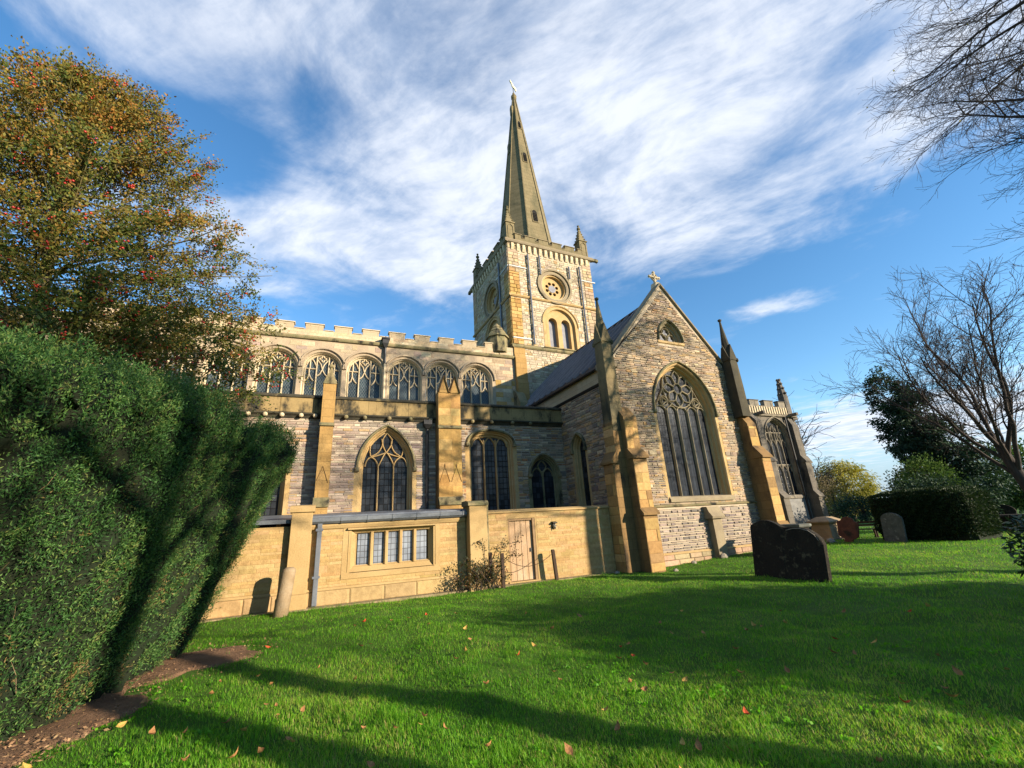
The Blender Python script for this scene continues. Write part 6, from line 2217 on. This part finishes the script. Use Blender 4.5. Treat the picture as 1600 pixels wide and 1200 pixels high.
# ------------------------------------------------------------------ straggly shrub by the plank door
shrub = thing('shrub', 'straggly dark shrub with arching bramble stems beside the plank door', 'shrub', (4.45, 13.5, 0.0))
st, ends = [], []
rr = np.random.default_rng(9)
for k in range(60):
    p = np.array([4.45 + rr.normal() * 0.38, 13.55 + rr.normal() * 0.10, 0.0])
    h = rr.uniform(0.25, 0.95) * (1.0 - 0.35 * abs(p[0] - 4.6))
    e = p + np.array([rr.normal() * 0.3, -abs(rr.normal()) * 0.1, h])
    m_ = (p + e) / 2 + rr.normal(size=3) * 0.05
    st.append((np.array([p, m_, e]), np.array([0.010, 0.008, 0.004])))
    ends += [(m_, e)] * 2
for x1, z1, x2, z2 in ((4.9, 1.05, 5.55, 0.98), (5.0, 1.22, 5.85, 1.28), (4.0, 0.95, 3.75, 0.62), (5.35, 0.9, 5.75, 0.85), (4.55, 1.3, 4.35, 1.35), (5.5, 0.9, 5.75, 1.55)):
    p = np.array([4.6, 13.6, 0.0])
    q = [p, p * 0.5 + np.array([x1, 13.55, z1]) * 0.5 + np.array([0, 0, 0.15]), np.array([x1, 13.55, z1]), np.array([x2, 13.5, z2])]
    st.append((np.array(q), np.array([0.012, 0.010, 0.008, 0.005])))
    ends += [(q[2], q[3])] * 3 + [(q[1], q[2])]
tubes('stems', st, 'bark', shrub, 5, 'stuff')
A_, B_ = np.array([a for a, _ in ends]), np.array([b_ for _, b_ in ends])
k = np.repeat(np.arange(len(ends)), 14)
f = rng.random(len(k))[:, None]
P_ = A_[k] * (1 - f) + B_[k] * f + rng.normal(size=(len(k), 3)) * np.array([0.07, 0.05, 0.06])
leaves('foliage', P_, rng.normal(size=(len(k), 3)), 0.05 + 0.04 * rng.random(len(k)), 0.035, rng.random(len(k)), 'shrubleaf', shrub, 'stuff')

# ------------------------------------------------------------------ gravestones and small things
def slab(name, label, outline_, loc, rz, tilt, lean, thick, mat, cat='gravestone'):
    """upright stone from an outline (u,z), rounded edges, turned, tilted sideways and leaning back"""
    t = thing(name, label, cat, loc)
    Mx = Matrix.Rotation(R(rz), 4, 'Z') @ Matrix.Rotation(R(tilt), 4, 'Y') @ Matrix.Rotation(R(lean), 4, 'X')
    L = Vector(loc)
    cx_ = sum(p[0] for p in outline_) / len(outline_)
    cz_ = sum(p[1] for p in outline_) / len(outline_)
    sh = lambda k: [(cx_ + (u - cx_) * k, cz_ + (z - cz_) * k) for u, z in outline_]
    b = MB()
    e = 0.975
    layers = [(sh(e), -thick / 2), (sh(1.0), -thick / 2 + 0.02), (sh(1.0), thick / 2 - 0.02), (sh(e), thick / 2)]
    n = len(outline_)
    rings = [[L + Mx @ Vector((u, d, z)) for u, z in o_] for o_, d in layers]
    b.stack(rings, False)
    for r_ in (rings[0], rings[-1]):
        i0 = len(b.v)
        b.v += [tuple(p) for p in r_]
        for tr in tessellate_polygon([[Vector((u, z, 0)) for u, z in outline_]]):
            b.f.append(tuple(i0 + q for q in tr))
            b.c.append(None)
    b.build('slab', mat, t)
    return t, Mx, L


# double-headed stone: the face looks west (local -y), u runs along -Y of the world
hs = [(-1.02, -0.25)]
hs += [(-1.02, 1.24)] + [(-0.98 + 0.92 * k / 12, 1.27 + 0.19 * math.sin(math.pi * (0.05 + 0.87 * k / 12))) for k in range(13)]
hs += [(0.0, 1.31)] + [(0.03 + 0.95 * k / 12, 1.295 + 0.03 * math.sin(math.pi * (0.05 + 0.9 * k / 12)) - 0.22 * max(0, (k - 6) / 6) ** 2) for k in range(13)] + [(1.03, 0.95), (1.05, -0.25)]
t, Mx, L = slab('gravestone', 'large black double-headed gravestone leaning on the lawn before the gable', hs, (11.45, 8.75, 0.0), -90.0, 5.0, -4.0, 0.16, 'grave')
b = MB()
for u in (-0.055,):
    a = [L + Mx @ Vector((u + s, -0.081 - 0.012 * (s == 0), z)) for s in (-0.03, 0.0, 0.03) for z in (-0.1,)]
    e = [L + Mx @ Vector((u + s, -0.081 - 0.012 * (s == 0), 1.28)) for s in (-0.03, 0.0, 0.03)]
    b.poly([a[0], a[1], e[1], e[0]])
    b.poly([a[1], a[2], e[2], e[1]])
b.build('centre_rib', 'grave', t)
b = MB()
pts = [(0.10, 1.24), (0.3, 1.30), (0.5, 1.31), (0.7, 1.27), (0.85, 1.18), (0.94, 1.05)]
for (u0, z0), (u1, z1) in zip(pts[:-1], pts[1:]):
    q = lambda u, z, y: L + Mx @ Vector((u, y, z))
    b.hexa([q(u0, z0 - 0.022, -0.079), q(u1, z1 - 0.022, -0.079), q(u1, z1, -0.079), q(u0, z0, -0.079)], [q(u0, z0 - 0.018, -0.095), q(u1, z1 - 0.018, -0.095), q(u1, z1 - 0.004, -0.095), q(u0, z0 - 0.004, -0.095)])
b.build('edge_moulding', 'rock', t)

g2 = [(-0.45, -0.2), (-0.45, 0.98)] + [(-0.45 * math.cos(math.pi * k / 14), 0.98 + 0.33 * math.sin(math.pi * k / 14)) for k in range(1, 14)] + [(0.45, 0.98), (0.45, -0.2)]
slab('gravestone', 'small round-topped grey lichened gravestone against the clipped hedge', g2, (25.0, 13.2, 0.0), -90.0, 5.0, -2.0, 0.13, 'grave_grey')
g3 = [(-0.20, -0.2), (-0.18, 0.12), (-0.44, 0.28), (-0.46, 0.95), (-0.30, 1.02), (-0.22, 1.16), (0.0, 1.24), (0.22, 1.16), (0.30, 1.02), (0.46, 0.95), (0.44, 0.28), (0.18, 0.12), (0.20, -0.2)]
slab('gravestone', 'reddish brown shouldered gravestone beside the pale pedestal tomb', g3, (24.5, 15.0, 0.0), -78.0, 8.0, -6.0, 0.12, 'grave_red')
slab('gravestone', 'dark tilted gravestone behind the low tomb at the far right', g2, (36.5, 13.6, 0.0), -80.0, 18.0, -4.0, 0.14, 'grave')

# pale pedestal tomb
tomb = thing('pedestal_tomb', 'pale square pedestal tomb with a sloping cap by the chancel corner', 'tomb', (26.3, 17.1, 0.0))
b = MB()
b.stack([[(26.3 + sx * r_, 17.1 + sy * r_, z) for sx, sy in ((-1, -1), (1, -1), (1, 1), (-1, 1))] for z, r_ in ((-0.05, 0.62), (0.10, 0.62), (0.11, 0.54), (0.86, 0.52))])
b.build('body', 'tomb', tomb)
b = MB()
b.stack([[(26.3 + sx * r_, 17.1 + sy * r_, z) for sx, sy in ((-1, -1), (1, -1), (1, 1), (-1, 1))] for z, r_ in ((0.86, 0.60), (0.95, 0.66), (1.0, 0.64), (1.22, 0.28))])
b.build('cap', 'tomb', tomb)
# low chest tomb at far right
ct = thing('chest_tomb', 'low dark chest tomb on the grass at the far right', 'tomb', (34.0, 12.3, 0.0))
b = MB()
sq = lambda z, a, c_: [(34.0 + sx * a, 12.1 + sy * c_, z) for sx, sy in ((-1, -1), (1, -1), (1, 1), (-1, 1))]
b.stack([sq(-0.05, 0.45, 1.15), sq(0.62, 0.45, 1.15)])
b.build('body', 'grave', ct)
b = MB()
b.stack([sq(0.62, 0.52, 1.25), sq(0.70, 0.55, 1.28), sq(0.78, 0.50, 1.22)])
b.build('slab', 'grave', ct)
# table tomb behind the double gravestone
tt_ = thing('table_tomb', 'flat dark table tomb showing above the right half of the double gravestone', 'tomb', (16.3, 11.9, 0.0))
b = MB()
sq = lambda z, a, c_: [(16.3 + sx * a, 11.9 + sy * c_, z) for sx, sy in ((-1, -1), (1, -1), (1, 1), (-1, 1))]
b.stack([sq(1.08, 0.30, 0.52), sq(1.12, 0.34, 0.56), sq(1.19, 0.34, 0.56), sq(1.21, 0.31, 0.53)])
b.build('top_slab', 'grave_grey', tt_)
for sx in (-1, 1):
    for sy in (-1, 1):
        b = MB()
        b.stack([ngon(16.3 + sx * 0.2, 11.9 + sy * 0.38, z, r_, 8) for z, r_ in ((-0.05, 0.14), (0.1, 0.14), (0.14, 0.09), (0.6, 0.12), (0.99, 0.09), (1.03, 0.12), (1.08, 0.12))])
        b.build('leg', 'grave', tt_)
b = MB()
b.stack([sq(0.0, 0.16, 0.34), sq(1.08, 0.16, 0.34)])
b.build('core', 'grave', tt_)
# low bench between the red stone and the hedge
bench = thing('bench', 'low dark wooden bench on the grass left of the clipped hedge', 'bench', (27.8, 16.2, 0.0))
bf_ = Fr((27.8, 16.2), -75)
for k in range(3):
    b = MB()
    b.box(bf_, -0.75, 0.75, 0.42, 0.46, -0.22 + 0.15 * k, -0.09 + 0.15 * k, 0.01)
    b.build('seat_slat', 'post_dark', bench)
for u in (-0.62, 0.62):
    for d in (-0.18, 0.18):
        b = MB()
        b.box(bf_, u - 0.04, u + 0.04, -0.05, 0.42, d - 0.04, d + 0.04)
        b.build('leg', 'post_dark', bench)
for k in range(2):
    b = MB()
    b.box(bf_, -0.75, 0.75, 0.60 + 0.16 * k, 0.70 + 0.16 * k, -0.26, -0.23)
    b.build('back_slat', 'post_dark', bench)

# weathered round-topped post by the annex pier
po = thing('stone_post', 'tan weathered round post leaning before the annex pier at left', 'post', (-0.93, 13.2, 0.0))
b = MB()
pr = []
for z, r_ in ((-0.1, 0.175), (0.3, 0.17), (0.7, 0.165), (1.0, 0.16), (1.06, 0.145), (1.10, 0.09)):
    pr.append(ngon(-0.93 + 0.10 * z, 13.2, z, r_ * (1 + 0.03 * math.sin(z * 9)), 14))
b.stack(pr)
b.build('shaft', 'oldwood', po, True)
# posts and rope by the door
tops = []
for k, (x, y, h, lx, lb) in enumerate(((7.03, 13.62, 0.95, -0.07, 'dark wooden post right of the plank door'), (5.10, 13.46, 0.98, 0.0, 'dark wooden post at the right edge of the straggly shrub'), (4.80, 13.72, 1.02, 0.0, 'dark wooden post standing inside the straggly shrub'))):
    o = thing('wooden_post', lb, 'post', (x, y, 0.0), 'dark wooden posts by the plank door')
    b = MB()
    r_ = 0.05
    b.stack([[(x + lx * z + sx * q, y + sy * q, z) for sx, sy in ((-1, -1), (1, -1), (1, 1), (-1, 1))] for z, q in ((-0.1, r_), (h - 0.02, r_ * 0.95), (h, r_ * 0.75))])
    b.build('shaft', 'post_dark', o)
    tops.append(np.array([x + lx * (h - 0.08), y - 0.05, h - 0.08]))
pts = []
for k in range(13):
    f = k / 12
    p = tops[1] * (1 - f) + tops[0] * f
    p[2] -= 0.40 * (1 - (2 * f - 1) ** 2) * (1 - 0.2 * f)
    pts.append(p)
tag(tubes('rope', [(np.array(pts), np.full(13, 0.010))], 'post_dark', None, 6), 'thin sagging rope slung between posts across the plank door', 'rope')
# loose stones along the wall foot
rr = random.Random(4)
rock_labels = ('pale wedge of stone at the foot of the small wall pier', 'flat loose stone nearest the corner buttress foot', 'rough loose stone midway along the gable foot', 'small loose stone by the golden yard wall end', 'rounded grey boulder beside the reddish gravestone')
for k, (x, y, s) in enumerate(((14.35, 13.55, 0.20), (11.2, 12.75, 0.10), (12.7, 13.45, 0.13), (9.3, 13.5, 0.10), (24.0, 15.6, 0.26))):
    b = MB()
    rg = []
    for z, q in ((-0.3, 0.8), (0.2, 1.0), (0.6, 0.75), (0.85, 0.3)):
        rg.append([(x + (q * s * rr.uniform(0.8, 1.2)) * math.cos(a), y + 0.7 * (q * s * rr.uniform(0.8, 1.2)) * math.sin(a), float(gz(x, y)) + z * s) for a in [2 * math.pi * j / 7 for j in range(7)]])
    b.stack(rg)
    tag(b.build('rock', 'rock'), rock_labels[k], 'stone', 'loose stones in the grass')

# ------------------------------------------------------------------ fallen leaves
def leaf_mesh(mat, seed):
    rr = random.Random(seed)
    b = MB()
    n = 6
    w = [0.0, 0.55, 0.9, 0.85, 0.5, 0.0]
    curl = rr.uniform(0.5, 1.4)
    L_, R_, C_ = [], [], []
    for k in range(n):
        f = k / (n - 1)
        x = (f - 0.5)
        z = 0.30 * curl * (2 * f - 1) ** 2
        ww = w[k] * 0.30 * rr.uniform(0.85, 1.15)
        C_.append((x, 0.0, z))
        L_.append((x, ww, z + 0.35 * ww * curl))
        R_.append((x, -ww, z + 0.35 * ww * curl * rr.uniform(0.4, 1.4)))
    for k in range(n - 1):
        b.poly([C_[k], C_[k + 1], L_[k + 1], L_[k]])
        b.poly([R_[k], R_[k + 1], C_[k + 1], C_[k]])
    b.v = [(x, y, z) for x, y, z in b.v]
    me = bpy.data.meshes.new('fallen_leaf')
    me.from_pydata(b.v, [], b.f)
    me.materials.append(M[mat])
    return me


LM = {m: [leaf_mesh(m, s) for s in range(3)] for m in ('fallen', 'fallen_y', 'fallen_r')}
lab = {'fallen': 'curled brown fallen leaf lying on the grass', 'fallen_y': 'yellow fallen leaf lying on the grass', 'fallen_r': 'bright red fallen leaf lying on the grass'}
rr = random.Random(21)
k = 0
while k < 150:
    d = 3.0 + 7.5 * rr.random() ** 1.3
    a = R(rr.uniform(-30, 72))
    x, y = d * math.sin(a), d * math.cos(a)
    if (x < -1.9 and rr.random() < 0.5) or x < -2.6:
        continue
    q = rr.random()
    m = 'fallen' if q < 0.66 else ('fallen_y' if q < 0.96 else 'fallen_r')
    o = bpy.data.objects.new('fallen_leaf', rr.choice(LM[m]))
    COL.objects.link(o)
    s = rr.uniform(0.055, 0.105) * (1 + 0.03 * d)
    o.location = (x, y, float(gz(x, y)) + 0.050 + 0.015 * rr.random())
    o.rotation_euler = (rr.uniform(-0.7, 0.7), rr.uniform(-0.7, 0.7), rr.uniform(0, 6.28))
    o.scale = (s, s, s)
    tag(o, lab[m], 'leaf', {'fallen': 'brown leaves fallen on the grass', 'fallen_y': 'yellow leaves fallen on the grass', 'fallen_r': 'red leaves fallen on the grass'}[m])
    k += 1

# ------------------------------------------------------------------ grass
N = 760000
u = rng.random(N)
d = 1.6 * (46.0 / 1.6) ** (u ** 0.92)
a = R(-34) + R(118) * rng.random(N)
x, y = d * np.sin(a), d * np.cos(a)
ok = np.ones(N, bool)
ok &= ~((y > 13.66) & (x < 9.7))
ok &= ~((x > 9.5) & (x < 18.2) & (y > 13.0 + (x - 10.2) * 0.04 + np.where((x > 10.9) & (x < 17.4), 0.62, 0.0)))
ok &= ~((y > 21.4) & (x < 35))
ok &= ~((x < -4) & (y > 5))
soil = np.zeros(N)
for sx, sy, rx, ry in SOIL:
    soil = np.maximum(soil, 1.04 + 0.22 * (value_noise(x * 3.0 + 5, y * 3.0 + 5, 31) - 0.5) - np.sqrt(((x - sx) / rx) ** 2 + ((y - sy) / ry) ** 2))
ok &= rng.random(N) > np.clip(soil * 4.0, 0, 0.985)
x, y, d = x[ok], y[ok], d[ok]
n = len(x)
patch = np.sin(x * 1.7 + 1.3 * np.sin(y * 0.9)) * np.sin(y * 1.9 + np.sin(x * 1.1)) + 0.5 * np.sin(x * 4.1 + y * 3.3)
tall = np.clip(patch, -1, 1.2)
cl_ = 0.6 * value_noise(x * 5.5 + 17, y * 5.5 + 31, 13) + 0.4 * value_noise(x * 2.9 + 80, y * 2.9 + 80, 22)
h = (0.020 + 0.007 * tall + 0.046 * cl_ ** 2.5 + 0.022 * rng.random(n) ** 2) * (1 + 0.02 * d)
foot = np.exp(-(np.abs(x - 11.45) / 0.22) ** 2) * (np.abs(y - 8.75) < 1.2) + np.exp(-(np.abs(y - 13.62) / 0.10) ** 2) * (x < 9.6) * (x > -1)
h = h * (1 + 1.1 * foot * rng.random(n))
w = 0.0024 * (1 + 0.20 * d)
th = rng.random(n) * 2 * np.pi
bend = (0.2 + 0.9 * rng.random(n)) * h
z = gz(x, y) - 0.004
dirx, diry = np.cos(th), np.sin(th)
sx, sy = -diry * w * 0.5, dirx * w * 0.5
B0 = np.stack([x - sx, y - sy, z], 1)
B1 = np.stack([x + sx, y + sy, z], 1)
M0 = np.stack([x - sx * 0.8 + dirx * bend * 0.3, y - sy * 0.8 + diry * bend * 0.3, z + h * 0.62], 1)
M1 = np.stack([x + sx * 0.8 + dirx * bend * 0.3, y + sy * 0.8 + diry * bend * 0.3, z + h * 0.62], 1)
T = np.stack([x + dirx * bend, y + diry * bend, z + h], 1)
pn = value_noise(x * 0.55 + 40, y * 0.55 + 40, 11) * 0.6 + value_noise(x * 2.1 + 90, y * 2.1 + 90, 12) * 0.4
rc_ = np.clip(0.34 + 0.62 * (pn - 0.5) + 0.20 * rng.normal(size=n), 0, 0.78)
rc_ = np.where(rng.random(n) < 0.045 * (0.4 + 1.6 * (pn > 0.55)), 1.0, rc_)
near = d < 6.0
Vn = np.stack([B0, B1, M1, M0, T], 1)[near].reshape(-1, 3)
nn = int(near.sum())
ln = (np.arange(nn)[:, None] * 5 + np.array([0, 1, 2, 3, 3, 2, 4])[None]).ravel()
sn = (np.arange(nn)[:, None] * 7 + np.array([0, 4])[None]).ravel()
far = ~near
Vf = np.stack([B0, B1, T], 1)[far].reshape(-1, 3)
nf = int(far.sum())
np_mesh('grass', np.concatenate([Vn, Vf]), np.concatenate([ln, np.arange(nf * 3) + nn * 5]), np.concatenate([sn, np.arange(nf) * 3 + nn * 7]),
        np.concatenate([np.repeat(rc_[near], 2), rc_[far]]), 'grass', None, 'stuff')
# dead leaves, twigs and crumbs scattered on the bare earth
N = 2400
j = rng.integers(0, len(SOIL), N)
S_ = np.array(SOIL)[j]
rr2 = np.sqrt(rng.random(N)) * 1.3
aa = rng.random(N) * 2 * np.pi
X_ = S_[:, 0] + S_[:, 2] * rr2 * np.cos(aa)
Y_ = S_[:, 1] + S_[:, 3] * rr2 * np.sin(aa)
P_ = np.stack([X_, Y_, gz(X_, Y_) + 0.035 + 0.02 * rng.random(N)], 1)
D_ = np.stack([rng.normal(size=N), rng.normal(size=N), rng.normal(size=N) * 0.25], 1)
leaves('leaf_litter', P_, D_, 0.015 + 0.045 * rng.random(N) ** 2, 0.008 + 0.02 * rng.random(N) ** 2, rng.random(N), 'litter', None, 'stuff')

NW_ = 420
dw = 2.4 + 6.0 * rng.random(NW_) ** 1.2
aw_ = R(-28) + R(100) * rng.random(NW_)
xw, yw_ = dw * np.sin(aw_), dw * np.cos(aw_)
okw = (value_noise(xw * 0.8 + 3, yw_ * 0.8 + 9, 14) > 0.48) & (xw > -2.2)
kw = np.repeat(np.nonzero(okw)[0], 8)
aw2 = rng.random(len(kw)) * 2 * np.pi
Pw = np.stack([xw[kw] + 0.03 * rng.normal(size=len(kw)), yw_[kw] + 0.03 * rng.normal(size=len(kw)), gz(xw[kw], yw_[kw]) + 0.012 + 0.02 * rng.random(len(kw))], 1)
Dw = np.stack([np.cos(aw2), np.sin(aw2), 0.35 + 0.3 * rng.random(len(kw))], 1)
leaves('clover', Pw, Dw, 0.030 + 0.025 * rng.random(len(kw)), 0.022 + 0.012 * rng.random(len(kw)), 0.16 + 0.2 * rng.random(len(kw)), 'grass', None, 'stuff')
